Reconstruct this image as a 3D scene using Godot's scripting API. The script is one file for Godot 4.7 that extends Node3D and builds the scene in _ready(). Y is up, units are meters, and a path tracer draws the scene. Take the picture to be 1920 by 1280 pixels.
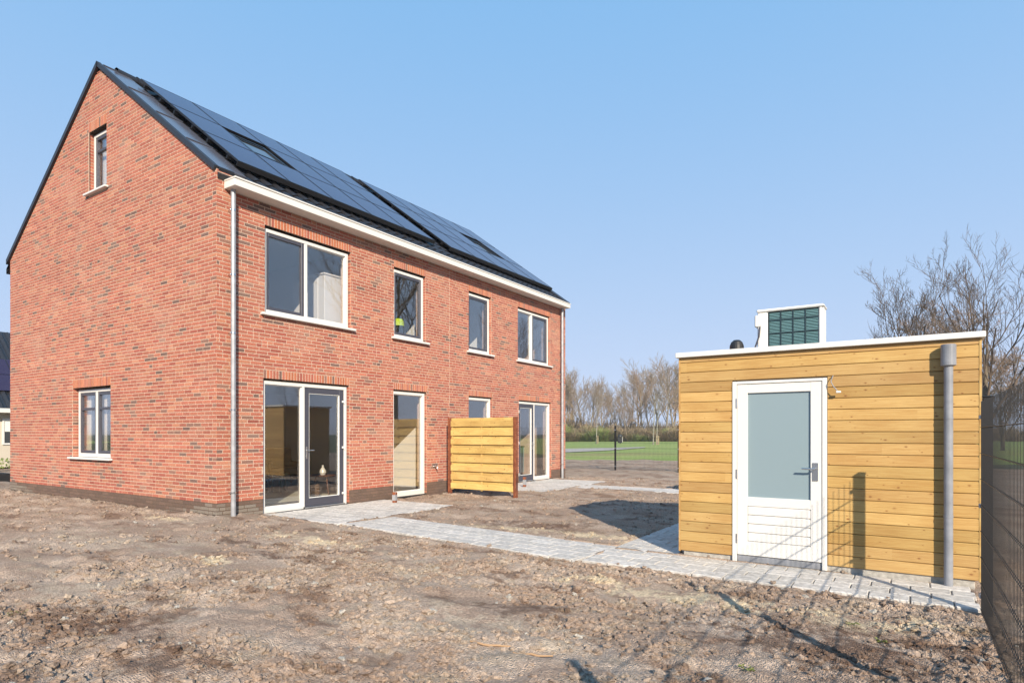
extends Node3D
# Semi-detached brick house with garden shed on bare soil, early spring.
# World: facade of the house in the plane x = 0 (facing +x), gable in the plane z = 0 (facing +z), y up, metres.

const EYE := Vector3(9.354, 1.31, 5.67)
const PAVE := -0.077
var rng := RandomNumberGenerator.new()
var mats := {}
var taken := {}
var noise_a: FastNoiseLite
var noise_b: FastNoiseLite
var noise_r: FastNoiseLite
var noise_c: FastNoiseLite


class MB:
	var v := PackedVector3Array()
	var n := PackedVector3Array()
	var c := PackedColorArray()
	var t := PackedVector2Array()
	var i := PackedInt32Array()
	var col := Color.WHITE
	func quad(a: Vector3, b: Vector3, d: Vector3, e: Vector3, uv := []) -> void:
		var k := v.size()
		var nn := (b - a).cross(e - a)
		if nn.length_squared() < 1e-14:
			nn = (d - b).cross(e - b)
		nn = nn.normalized()
		v.append(a); v.append(b); v.append(d); v.append(e)
		for q in 4:
			n.append(nn); c.append(col)
			t.append(uv[q] if uv.size() else Vector2.ZERO)
		i.append(k); i.append(k + 2); i.append(k + 1); i.append(k); i.append(k + 3); i.append(k + 2)
	func tri(a: Vector3, b: Vector3, d: Vector3) -> void:
		var k := v.size()
		var nn := (b - a).cross(d - a).normalized()
		v.append(a); v.append(b); v.append(d)
		for q in 3:
			n.append(nn); c.append(col); t.append(Vector2.ZERO)
		i.append(k); i.append(k + 2); i.append(k + 1)
	func box(lo: Vector3, hi: Vector3) -> MB:
		var p := func(x, y, z): return Vector3(hi.x if x else lo.x, hi.y if y else lo.y, hi.z if z else lo.z)
		quad(p.call(0, 0, 1), p.call(1, 0, 1), p.call(1, 1, 1), p.call(0, 1, 1))
		quad(p.call(1, 0, 0), p.call(0, 0, 0), p.call(0, 1, 0), p.call(1, 1, 0))
		quad(p.call(1, 0, 1), p.call(1, 0, 0), p.call(1, 1, 0), p.call(1, 1, 1))
		quad(p.call(0, 0, 0), p.call(0, 0, 1), p.call(0, 1, 1), p.call(0, 1, 0))
		quad(p.call(0, 1, 1), p.call(1, 1, 1), p.call(1, 1, 0), p.call(0, 1, 0))
		quad(p.call(0, 0, 0), p.call(1, 0, 0), p.call(1, 0, 1), p.call(0, 0, 1))
		return self
	# chamfered box
	func cbox(lo: Vector3, hi: Vector3, b := 0.004) -> MB:
		b = minf(b, minf(hi.x - lo.x, minf(hi.y - lo.y, hi.z - lo.z)) * 0.45)
		var x0 := lo.x; var x1 := hi.x; var y0 := lo.y; var y1 := hi.y; var z0 := lo.z; var z1 := hi.z
		quad(Vector3(x0 + b, y0 + b, z1), Vector3(x1 - b, y0 + b, z1), Vector3(x1 - b, y1 - b, z1), Vector3(x0 + b, y1 - b, z1))
		quad(Vector3(x1 - b, y0 + b, z0), Vector3(x0 + b, y0 + b, z0), Vector3(x0 + b, y1 - b, z0), Vector3(x1 - b, y1 - b, z0))
		quad(Vector3(x1, y0 + b, z1 - b), Vector3(x1, y0 + b, z0 + b), Vector3(x1, y1 - b, z0 + b), Vector3(x1, y1 - b, z1 - b))
		quad(Vector3(x0, y0 + b, z0 + b), Vector3(x0, y0 + b, z1 - b), Vector3(x0, y1 - b, z1 - b), Vector3(x0, y1 - b, z0 + b))
		quad(Vector3(x0 + b, y1, z1 - b), Vector3(x1 - b, y1, z1 - b), Vector3(x1 - b, y1, z0 + b), Vector3(x0 + b, y1, z0 + b))
		quad(Vector3(x0 + b, y0, z0 + b), Vector3(x1 - b, y0, z0 + b), Vector3(x1 - b, y0, z1 - b), Vector3(x0 + b, y0, z1 - b))
		# edges along x
		quad(Vector3(x0 + b, y1 - b, z1), Vector3(x1 - b, y1 - b, z1), Vector3(x1 - b, y1, z1 - b), Vector3(x0 + b, y1, z1 - b))
		quad(Vector3(x0 + b, y0, z1 - b), Vector3(x1 - b, y0, z1 - b), Vector3(x1 - b, y0 + b, z1), Vector3(x0 + b, y0 + b, z1))
		quad(Vector3(x0 + b, y1, z0 + b), Vector3(x1 - b, y1, z0 + b), Vector3(x1 - b, y1 - b, z0), Vector3(x0 + b, y1 - b, z0))
		quad(Vector3(x0 + b, y0 + b, z0), Vector3(x1 - b, y0 + b, z0), Vector3(x1 - b, y0, z0 + b), Vector3(x0 + b, y0, z0 + b))
		# edges along y
		quad(Vector3(x1 - b, y0 + b, z1), Vector3(x1, y0 + b, z1 - b), Vector3(x1, y1 - b, z1 - b), Vector3(x1 - b, y1 - b, z1))
		quad(Vector3(x0, y0 + b, z1 - b), Vector3(x0 + b, y0 + b, z1), Vector3(x0 + b, y1 - b, z1), Vector3(x0, y1 - b, z1 - b))
		quad(Vector3(x1, y0 + b, z0 + b), Vector3(x1 - b, y0 + b, z0), Vector3(x1 - b, y1 - b, z0), Vector3(x1, y1 - b, z0 + b))
		quad(Vector3(x0 + b, y0 + b, z0), Vector3(x0, y0 + b, z0 + b), Vector3(x0, y1 - b, z0 + b), Vector3(x0 + b, y1 - b, z0))
		# edges along z
		quad(Vector3(x1, y1 - b, z1 - b), Vector3(x1, y1 - b, z0 + b), Vector3(x1 - b, y1, z0 + b), Vector3(x1 - b, y1, z1 - b))
		quad(Vector3(x0 + b, y1, z1 - b), Vector3(x0 + b, y1, z0 + b), Vector3(x0, y1 - b, z0 + b), Vector3(x0, y1 - b, z1 - b))
		quad(Vector3(x1 - b, y0, z1 - b), Vector3(x1 - b, y0, z0 + b), Vector3(x1, y0 + b, z0 + b), Vector3(x1, y0 + b, z1 - b))
		quad(Vector3(x0, y0 + b, z1 - b), Vector3(x0, y0 + b, z0 + b), Vector3(x0 + b, y0, z0 + b), Vector3(x0 + b, y0, z1 - b))
		return self
	# tube along points, smooth round normals
	func tube(pts: PackedVector3Array, rad: PackedFloat32Array, sides := 6, caps := false) -> MB:
		var k0 := v.size()
		var m := pts.size()
		for q in m:
			var d := (pts[mini(q + 1, m - 1)] - pts[maxi(q - 1, 0)]).normalized()
			var up := Vector3.RIGHT if absf(d.y) > 0.9 else Vector3.UP
			var e := d.cross(up).normalized()
			var f := d.cross(e)
			for s in sides:
				var a := TAU * s / sides
				var o := e * cos(a) + f * sin(a)
				v.append(pts[q] + o * rad[q]); n.append(o); c.append(col); t.append(Vector2.ZERO)
		for q in m - 1:
			for s in sides:
				var a0 := k0 + q * sides + s
				var a1 := k0 + q * sides + (s + 1) % sides
				i.append(a0); i.append(a1 + sides); i.append(a1); i.append(a0); i.append(a0 + sides); i.append(a1 + sides)
		if caps:
			for e in [0, m - 1]:
				var d2: Vector3 = (pts[0] - pts[1]).normalized() if e == 0 else (pts[m - 1] - pts[m - 2]).normalized()
				var kc := v.size()
				v.append(pts[e]); n.append(d2); c.append(col); t.append(Vector2.ZERO)
				for s in sides:
					v.append(v[k0 + e * sides + s]); n.append(d2); c.append(col); t.append(Vector2.ZERO)
				for s in sides:
					var b0 := kc + 1 + s
					var b1 := kc + 1 + (s + 1) % sides
					if e == 0:
						i.append(kc); i.append(b0); i.append(b1)
					else:
						i.append(kc); i.append(b1); i.append(b0)
		return self
	func rod(a: Vector3, b: Vector3, r: float, sides := 8) -> MB:
		return tube(PackedVector3Array([a, b]), PackedFloat32Array([r, r]), sides, true)
	# surface of revolution round y at o; profile of (radius, height), bottom to top
	func lathe(o: Vector3, prof: PackedVector2Array, sides := 16) -> MB:
		for q in prof.size() - 1:
			for s in sides:
				var a0 := TAU * s / sides
				var a1 := TAU * (s + 1) / sides
				var p := func(r: Vector2, a: float): return o + Vector3(r.x * sin(a), r.y, r.x * cos(a))
				if prof[q].x < 1e-5:
					tri(p.call(prof[q], a0), p.call(prof[q + 1], a1), p.call(prof[q + 1], a0))
				else:
					quad(p.call(prof[q], a0), p.call(prof[q], a1), p.call(prof[q + 1], a1), p.call(prof[q + 1], a0))
		return self
	func mesh() -> ArrayMesh:
		var a := []
		a.resize(Mesh.ARRAY_MAX)
		a[Mesh.ARRAY_VERTEX] = v; a[Mesh.ARRAY_NORMAL] = n; a[Mesh.ARRAY_COLOR] = c; a[Mesh.ARRAY_TEX_UV] = t; a[Mesh.ARRAY_INDEX] = i
		var m := ArrayMesh.new()
		m.add_surface_from_arrays(Mesh.PRIMITIVE_TRIANGLES, a)
		return m


# ---------------------------------------------------------------- nodes
func numbered(called: String) -> String:
	taken[called] = taken.get(called, -1) + 1
	return called if taken[called] == 0 else "%s_%03d" % [called, taken[called]]

func put(called: String, m: Mesh, material: Material, parent: Node = self, at := Vector3.ZERO) -> MeshInstance3D:
	var o := MeshInstance3D.new()
	o.mesh = m
	o.material_override = material
	o.name = numbered(called) if parent == self else called
	parent.add_child(o, true)
	o.position = at
	return o

func base(called: String, at := Vector3.ZERO, turn := 0.0, parent: Node = self) -> Node3D:
	var o := Node3D.new()
	o.name = numbered(called) if parent == self else called
	parent.add_child(o, true)
	o.position = at
	o.rotation.y = turn
	return o

func tag(o: Node, label: String, category: String, group := "", kind := "") -> void:
	o.set_meta("label", label)
	o.set_meta("category", category)
	if group: o.set_meta("group", group)
	if kind: o.set_meta("kind", kind)

func lin(r: float, g: float, b: float) -> Color:
	return Color(r, g, b).linear_to_srgb()

func noise_tex(freq: float, lo: float, hi: float, sd: int, size := 512, octaves := 5, kind := FastNoiseLite.TYPE_SIMPLEX_SMOOTH) -> NoiseTexture2D:
	var f := FastNoiseLite.new()
	f.seed = sd; f.frequency = freq; f.noise_type = kind; f.fractal_octaves = octaves
	var g := Gradient.new()
	g.offsets = PackedFloat32Array([0.0, 1.0])
	g.colors = PackedColorArray([Color(lo, lo, lo), Color(hi, hi, hi)])
	var t := NoiseTexture2D.new()
	t.width = size; t.height = size; t.seamless = true; t.noise = f; t.color_ramp = g
	return t

func mat(key: String, color: Color, rough := 0.7, opts := {}) -> StandardMaterial3D:
	if mats.has(key): return mats[key]
	var m := StandardMaterial3D.new()
	m.resource_name = key
	m.albedo_color = color
	m.roughness = rough
	for k in opts: m.set(k, opts[k])
	mats[key] = m
	return m

func tri_map(m: StandardMaterial3D, tex: Texture2D, per_metre: float, bump: Texture2D = null, depth := 0.0) -> void:
	m.uv1_triplanar = true
	m.uv1_world_triplanar = true
	m.uv1_scale = Vector3.ONE * per_metre
	m.albedo_texture = tex
	if bump:
		m.heightmap_enabled = true
		m.heightmap_texture = bump
		m.heightmap_scale = depth


func wood_image(w: int, h: int, strips: int, light: Color, dark: Color, knot: Color, sd: int) -> ImageTexture:
	var r := RandomNumberGenerator.new()
	r.seed = sd
	var f := FastNoiseLite.new()
	f.seed = sd; f.frequency = 1.0; f.fractal_octaves = 3
	var g := FastNoiseLite.new()
	g.seed = sd + 7; g.frequency = 1.0; g.fractal_octaves = 2
	var data := PackedByteArray()
	data.resize(w * h * 3)
	var sh := h / strips
	for st in strips:
		var kn := []
		for q in r.randi_range(8, 15):
			kn.append([r.randf() * w, r.randf_range(0.12, 0.88) * sh, r.randf_range(4.0, 11.0), r.randf_range(0.35, 0.95)])
		var tone := r.randf_range(-0.08, 0.08)
		var seed_off := r.randf() * 100.0
		for y in sh:
			for x in w:
				var px := float(x)
				var py := float(y)
				var warp := 0.0
				var dk := 0.0
				for k in kn:
					var dx: float = absf(px - k[0])
					dx = minf(dx, w - dx) * 1.5
					var dy: float = py - k[1]
					var d2: float = dx * dx + dy * dy
					var s2: float = k[2] * k[2]
					if d2 < s2 * 16.0:
						warp += signf(dy) * k[2] * 1.3 * exp(-d2 / (s2 * 3.0))
						dk = maxf(dk, k[3] * exp(-d2 / (s2 * 0.4)))
				var yy := (py - warp) * 0.9
				var a := f.get_noise_2d(px * 0.006 + seed_off, yy * 0.28 + st * 31.0)
				var b := g.get_noise_2d(px * 0.03, yy * 0.9 + st * 17.0)
				var e := g.get_noise_2d(px * 0.004 + 50.0, st * 9.0)
				var m := clampf(0.42 + a * 0.75 + b * 0.28 + tone + e * 0.3, 0.0, 1.0)
				var cc := light.lerp(dark, m).lerp(knot, dk)
				var o := ((st * sh + y) * w + x) * 3
				data[o] = int(clampf(cc.r, 0, 1) * 255); data[o + 1] = int(clampf(cc.g, 0, 1) * 255); data[o + 2] = int(clampf(cc.b, 0, 1) * 255)
	return ImageTexture.create_from_image(Image.create_from_data(w, h, false, Image.FORMAT_RGB8, data))


func make_materials() -> void:
	var fine := noise_tex(0.035, 0.62, 1.0, 11)
	var soft := noise_tex(0.012, 0.8, 1.0, 12)
	var grit := noise_tex(0.09, 0.0, 1.0, 13, 512, 5)
	var coarse := noise_tex(0.02, 0.0, 1.0, 14, 512, 6)
	var brick_n := noise_tex(0.03, 0.76, 1.0, 15)
	var m := mat("brick", Color.WHITE, 0.88, {"vertex_color_use_as_albedo": true})
	tri_map(m, brick_n, 3.1, grit, 0.35)
	m = mat("mortar", lin(0.79, 0.57, 0.44), 0.95)
	tri_map(m, fine, 2.3, grit, 0.3)
	m = mat("mortar_muddy", lin(0.17, 0.115, 0.085), 0.95)
	tri_map(m, fine, 2.3, grit, 0.3)
	m = mat("dirt", Color.WHITE, 0.97, {"vertex_color_use_as_albedo": true, "metallic_specular": 0.25})
	tri_map(m, noise_tex(0.05, 0.68, 1.0, 21, 1024, 6), 0.55, noise_tex(0.13, 0.0, 1.0, 22, 1024, 4), 2.4)
	m = mat("clod", Color.WHITE, 0.97, {"vertex_color_use_as_albedo": true, "metallic_specular": 0.25})
	tri_map(m, fine, 3.0, grit, 0.8)
	m = mat("concrete", Color.WHITE, 0.86, {"vertex_color_use_as_albedo": true})
	tri_map(m, noise_tex(0.02, 0.72, 1.0, 24, 512, 6), 1.3, grit, 0.25)
	m = mat("white_paint", lin(0.63, 0.62, 0.60), 0.42)
	m = mat("white_gutter", lin(0.66, 0.64, 0.60), 0.5)
	m = mat("sash_grey", lin(0.055, 0.056, 0.074), 0.4)
	m = mat("glass", Color(0.1, 0.1, 0.1, 0.004), 0.0, {"transparency": BaseMaterial3D.TRANSPARENCY_ALPHA, "metallic_specular": 0.5})
	m = mat("steel", lin(0.6, 0.6, 0.6), 0.28, {"metallic": 1.0})
	m = mat("zinc", lin(0.43, 0.445, 0.48), 0.45, {"metallic": 0.3})
	tri_map(m, noise_tex(0.01, 0.82, 1.0, 27), 1.1)
	m = mat("plastic_grey", lin(0.27, 0.285, 0.32), 0.42)
	tri_map(m, soft, 0.9)
	m = mat("tile", lin(0.028, 0.028, 0.034), 0.42)
	tri_map(m, fine, 1.7, grit, 0.2)
	m = mat("trim_black", lin(0.016, 0.018, 0.025), 0.5)
	m = mat("flashing", lin(0.085, 0.09, 0.115), 0.16)
	m = mat("solar_cell", lin(0.03, 0.027, 0.062), 0.1, {"metallic_specular": 0.24})
	m = mat("solar_frame", lin(0.012, 0.012, 0.014), 0.35)
	m = mat("interior_white", lin(0.68, 0.68, 0.65), 0.9)
	m = mat("interior_floor", lin(0.16, 0.14, 0.12), 0.5)
	tri_map(m, soft, 0.8)
	m = mat("interior_dark", lin(0.12, 0.09, 0.07), 0.8)
	m = mat("curtain", lin(0.66, 0.58, 0.47), 0.9, {"backlight_enabled": true, "backlight": lin(0.25, 0.22, 0.18)})
	m = mat("frosted", lin(0.21, 0.28, 0.315), 0.2, {"metallic_specular": 0.5})
	m = mat("roof_felt", lin(0.05, 0.05, 0.055), 0.9)
	tri_map(m, fine, 2.0)
	m = mat("cladding", lin(0.78, 0.76, 0.72), 0.7, {"vertex_color_use_as_albedo": true})
	m.albedo_texture = wood_image(1024, 900, 9, Color(0.86, 0.735, 0.49), Color(0.72, 0.55, 0.31), Color(0.50, 0.31, 0.14), 5)
	m = mat("screen_wood", lin(0.92, 0.92, 0.9), 0.75, {"vertex_color_use_as_albedo": true})
	m.albedo_texture = wood_image(768, 480, 6, Color(0.88, 0.77, 0.5), Color(0.70, 0.56, 0.32), Color(0.45, 0.32, 0.17), 9)
	m = mat("post_wood", Color.WHITE, 0.72)
	m.albedo_texture = wood_image(512, 128, 2, Color(0.55, 0.32, 0.2), Color(0.38, 0.19, 0.11), Color(0.25, 0.12, 0.07), 15)
	m = mat("dark_wood", Color.WHITE, 0.5)
	m.albedo_texture = wood_image(512, 128, 2, Color(0.42, 0.27, 0.16), Color(0.28, 0.16, 0.09), Color(0.2, 0.1, 0.06), 16)
	m = mat("fence_black", lin(0.012, 0.012, 0.013), 0.5)
	m = mat("ac_white", lin(0.72, 0.71, 0.68), 0.45)
	m = mat("ac_coil", lin(0.15, 0.30, 0.33), 0.5)
	m = mat("ac_dark", lin(0.012, 0.03, 0.04), 0.5)
	m = mat("black_rubber", lin(0.015, 0.015, 0.017), 0.5)
	m = mat("bark", Color.WHITE, 0.92, {"vertex_color_use_as_albedo": true})
	tri_map(m, fine, 1.4)
	m = mat("grass_ground", Color.WHITE, 0.95, {"vertex_color_use_as_albedo": true})
	tri_map(m, noise_tex(0.04, 0.5, 1.0, 31, 1024, 6), 0.22)
	m = mat("leaf", Color.WHITE, 0.75, {"vertex_color_use_as_albedo": true, "backlight_enabled": true, "backlight": Color(0.3, 0.35, 0.15)})
	m = mat("asphalt", lin(0.6, 0.55, 0.48), 0.9)
	tri_map(m, fine, 0.8)


# ---------------------------------------------------------------- setting
func _ready() -> void:
	var cam := Camera3D.new()
	cam.name = "camera"
	cam.projection = Camera3D.PROJECTION_FRUSTUM
	cam.near = 0.05
	cam.far = 2000.0
	cam.size = 0.05 * 1280.0 / 1150.6
	cam.frustum_offset = Vector2(0, 0.05 * 173.0 / 1150.6)
	cam.position = EYE
	cam.rotation_degrees.y = 33.03
	add_child(cam)
	var sky := ProceduralSkyMaterial.new()
	sky.sky_top_color = Color(0.37, 0.585, 0.765)
	sky.sky_horizon_color = Color(0.685, 0.73, 0.815)
	sky.sky_curve = 0.29
	sky.ground_horizon_color = Color(0.6, 0.58, 0.55)
	sky.ground_bottom_color = Color(0.3, 0.26, 0.22)
	sky.sun_angle_max = 20.0
	var env := Environment.new()
	env.background_mode = Environment.BG_SKY
	env.sky = Sky.new()
	env.sky.sky_material = sky
	env.tonemap_mode = Environment.TONE_MAPPER_LINEAR
	env.tonemap_exposure = 1.55
	env.sdfgi_enabled = true
	env.ssao_enabled = true
	env.ssil_enabled = true
	env.fog_enabled = true
	env.fog_density = 0.0005
	env.fog_light_color = Color(0.82, 0.87, 0.95)
	var we := WorldEnvironment.new()
	we.name = "environment"
	we.environment = env
	add_child(we)
	var sun := DirectionalLight3D.new()
	sun.name = "sun"
	sun.light_energy = 1.6
	sun.light_color = Color(1.0, 0.94, 0.85)
	sun.light_angular_distance = 0.5
	sun.shadow_enabled = true
	add_child(sun)
	sun.look_at_from_position(Vector3(3.05, 2.28, 3.16) * 10.0, Vector3.ZERO)

	rng.seed = 77
	noise_a = FastNoiseLite.new(); noise_a.seed = 3; noise_a.frequency = 1.0; noise_a.fractal_octaves = 3
	noise_b = FastNoiseLite.new(); noise_b.seed = 8; noise_b.frequency = 1.0; noise_b.fractal_octaves = 2
	noise_r = FastNoiseLite.new(); noise_r.seed = 5; noise_r.frequency = 1.0; noise_r.noise_type = FastNoiseLite.TYPE_CELLULAR; noise_r.fractal_octaves = 1
	noise_r.fractal_type = FastNoiseLite.FRACTAL_NONE
	noise_r.cellular_return_type = FastNoiseLite.RETURN_DISTANCE
	noise_c = noise_r.duplicate()
	noise_c.cellular_return_type = FastNoiseLite.RETURN_CELL_VALUE
	make_materials()
	print("materials")
	build_ground()
	print("ground")
	build_paving()
	build_house()
	print("house")
	build_interior()
	build_shed(Vector3(7.14, PAVE, -1.28), true)
	build_shed(Vector3(7.14, PAVE, -6.7), false)
	build_shed_things()
	print("shed")
	build_fences()
	build_screen()
	build_small_things()
	build_neighbour()
	print("small")
	build_trees()
	build_far()
	print("done")


# paving areas: [origin x, z (near-left corner), turn, length along local x, width along local -z]
func areas() -> Array:
	return [
		["patio", Vector2(0.012, -0.80), 0.0, 1.93, 2.94],
		["garden_path", Vector2(1.955, -0.86), deg_to_rad(6.5), 4.33, 1.03],
		["shed_paving", Vector2(6.30, -0.425), 0.0, 3.53, 0.84],
		["side_path", Vector2(6.30, -1.285), 0.0, 0.82, 5.3],
		["far_patio", Vector2(0.012, -7.0), 0.0, 1.93, 3.9],
		["far_path", Vector2(1.96, -8.55), 0.0, 4.3, 1.03],
	]

var paves := []

func in_paving(x: float, z: float, grow: float) -> bool:
	if z > -0.3 + grow: return false
	if paves.is_empty(): paves = areas()
	for a in paves:
		var d := Vector2(x, z) - (a[1] as Vector2)
		var ca := cos(a[2] as float)
		var sa := sin(a[2] as float)
		# local x axis = (cos, sin) in (x, z), local across = (sin, -cos)
		var lx: float = d.x * ca + d.y * sa
		var lz: float = d.x * sa - d.y * ca
		if lx > -grow and lx < a[3] + grow and lz > -grow and lz < a[4] + grow:
			return true
	return false

func dirt_h(x: float, z: float, cheap := false) -> float:
	var b := -0.085 if z < -0.9 else lerpf(-0.015, -0.1, smoothstep(-0.5, 2.0, x) * smoothstep(2.2, 0.6, z))
	if z > -0.9: b -= smoothstep(3.0, 7.0, x) * 0.02
	var h := b + 0.04 * noise_a.get_noise_2d(x * 0.33, z * 0.33) + 0.035 * noise_b.get_noise_2d(x * 0.9 + 9.0, z * 1.5)
	if cheap: return h
	var near := in_paving(x, z, 0.12)
	if near and in_paving(x, z, -0.04): return PAVE - 0.1
	var m := clampf(0.55 + 1.3 * noise_b.get_noise_2d(x * 0.55 - 30.0, z * 0.55), 0.25, 1.0)
	var wx := x + 0.05 * noise_b.get_noise_2d(x * 6.0, z * 6.0)
	var wz := z + 0.05 * noise_b.get_noise_2d(x * 6.0 + 50.0, z * 6.0)
	var d1 := noise_r.get_noise_2d(wx * 5.0, wz * 5.5) + 1.0
	var d2 := noise_r.get_noise_2d(wx * 11.0 + 40.0, wz * 12.0) + 1.0
	h += m * 0.034 * noise_a.get_noise_2d(x * 3.1, z * 3.7)
	var mm := clampf(0.4 + 2.0 * noise_a.get_noise_2d(x * 0.6 + 13.0, z * 0.8 + 31.0), 0.18, 1.0)
	h += m * mm * (0.013 * (0.6 - 1.5 * d1 * d1) + 0.010 * noise_c.get_noise_2d(wx * 5.0, wz * 5.5))
	h += mm * (0.010 * (0.6 - 1.5 * d2 * d2) + 0.010 * noise_c.get_noise_2d(wx * 11.0 + 40.0, wz * 12.0))
	h += (0.008 + 0.004 * mm) * noise_a.get_noise_2d(x * 15.0, z * 19.0)
	h += 0.012 * sin((x * 0.5 + z) * 9.0 + 3.0 * noise_b.get_noise_2d(x * 0.5, z * 0.5)) * clampf(noise_a.get_noise_2d(x * 0.3 + 90.0, z * 0.3) * 3.0, 0.0, 1.0)
	h += 0.05 * maxf(0.0, 1.0 - Vector2(x - 2.6, z + 2.35).length() * 2.2)
	if near: h = clampf(h, PAVE - 0.03, PAVE + 0.006)
	elif in_paving(x, z, 0.35): h = minf(h, PAVE + 0.03)
	if x < -0.02 and z < -0.02 and x > -8.42 and z > -11.86: h = -0.28
	return h

# stains of sand (1), of damp dark humus (-1) and of pale dried loam (2) where they lie: [x, z, half length, half width, kind]
const STAINS := [[7.41, 0.45, 0.42, 0.17, 1], [8.05, 0.42, 0.42, 0.13, 1], [8.54, 0.36, 0.36, 0.12, 1], [9.0, 0.42, 0.32, 0.16, 1], [9.39, 0.3, 0.24, 0.16, 1], [6.85, 0.35, 0.3, 0.12, 1], [-0.33, 0.54, 0.5, 0.1, 1], [2.68, 0.3, 0.8, 0.12, 1],
	[5.6, -1.95, 0.5, 0.22, 1], [4.6, -2.0, 0.7, 0.14, 1], [3.09, 2.0, 0.35, 0.1, 1], [3.4, 3.33, 0.5, 0.3, 2], [6.9, 2.1, 0.5, 0.3, 2], [5.0, 1.0, 0.6, 0.3, 2], [1.0, 2.0, 0.9, 0.35, 2],
	[3.71, 1.29, 0.7, 0.16, -1], [6.55, 0.73, 0.35, 0.12, -1], [6.87, 1.62, 0.35, 0.16, -1], [4.24, 3.72, 0.45, 0.22, -1], [5.68, 3.79, 0.4, 0.2, -1], [4.87, 3.6, 0.3, 0.15, -1], [4.56, -2.3, 0.9, 0.2, -1], [8.9, 1.2, 0.7, 0.5, -1], [9.5, 0.7, 0.4, 0.3, -1], [2.0, 0.95, 0.6, 0.12, -1]]

func dirt_c(x: float, z: float) -> Color:
	var a := noise_a.get_noise_2d(x * 0.8 + 70.0, z * 1.1)
	var b := noise_b.get_noise_2d(x * 2.3, z * 3.0 + 40.0)
	var f := noise_b.get_noise_2d(x * 9.0, z * 9.0 + 5.0)
	var c := Color(0.54, 0.40, 0.31).lerp(Color(0.65, 0.515, 0.415), clampf(a * 2.0 + f * 0.5 + 0.3, 0, 1))
	c = c.lerp(Color(0.54, 0.44, 0.34), clampf(b * 1.5 - 0.15, 0, 0.7))
	c = c.lerp(Color(0.27, 0.17, 0.12), clampf(-noise_a.get_noise_2d(x * 0.9 - 20.0, z * 1.7) * 2.6 - 0.65 + f * 0.6 + b * 0.5, 0, 0.75))
	for p in STAINS:
		var dx: float = (x - p[0]) / p[2]
		var dz: float = (z - p[1]) / p[3]
		var q := dx * dx + dz * dz
		if q > 4.0: continue
		var s := clampf((1.15 - sqrt(q) * 0.75 + b * 0.9 + f * 0.9) * 1.8 - 0.5, 0, 1)
		if p[4] == 1: c = c.lerp(Color(0.92, 0.76, 0.54), s * 0.9)
		elif p[4] == 2: c = c.lerp(Color(0.72, 0.59, 0.46), s * 0.7)
		else: c = c.lerp(Color(0.23, 0.145, 0.105), s * 0.8)
	return c

func dirt_sheet(x0: float, x1: float, z0: float, z1: float, cell: float, drop: float, cheap: bool, mb: MB) -> void:
	var nx := int((x1 - x0) / cell)
	var nz := int((z1 - z0) / cell)
	var k0 := mb.v.size()
	var hs := PackedFloat32Array()
	hs.resize((nx + 1) * (nz + 1))
	for j in nz + 1:
		for q in nx + 1:
			hs[j * (nx + 1) + q] = dirt_h(x0 + q * cell, z0 + j * cell, cheap) - drop
	for j in nz + 1:
		for q in nx + 1:
			var x := x0 + q * cell
			var z := z0 + j * cell
			var o := j * (nx + 1) + q
			mb.v.append(Vector3(x, hs[o], z))
			var dx := hs[o + (1 if q < nx else 0)] - hs[o - (1 if q > 0 else 0)]
			var dz := hs[o + (nx + 1 if j < nz else 0)] - hs[o - (nx + 1 if j > 0 else 0)]
			mb.n.append(Vector3(-dx, cell * 2.0, -dz).normalized())
			mb.c.append(dirt_c(x, z))
			mb.t.append(Vector2.ZERO)
	for j in nz:
		for q in nx:
			var a := k0 + j * (nx + 1) + q
			mb.i.append(a); mb.i.append(a + 1); mb.i.append(a + nx + 2)
			mb.i.append(a); mb.i.append(a + nx + 2); mb.i.append(a + nx + 1)

func lump(sd: int, flat: float) -> ArrayMesh:
	var r := RandomNumberGenerator.new()
	r.seed = sd
	var s := SphereMesh.new()
	s.radial_segments = 7
	s.rings = 4
	var a := s.get_mesh_arrays()
	var vs: PackedVector3Array = a[Mesh.ARRAY_VERTEX]
	var f := FastNoiseLite.new()
	f.seed = sd; f.frequency = 1.7
	var mb := MB.new()
	for k in vs.size():
		var p := vs[k] * 2.0
		vs[k] = (p * (1.0 + 1.1 * f.get_noise_3dv(p))) * Vector3(1, flat, 1) * 0.5
	var ids: PackedInt32Array = a[Mesh.ARRAY_INDEX]
	for k in ids.size() / 3:
		mb.tri(vs[ids[k * 3]], vs[ids[k * 3 + 2]], vs[ids[k * 3 + 1]])
	return mb.mesh()

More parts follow.
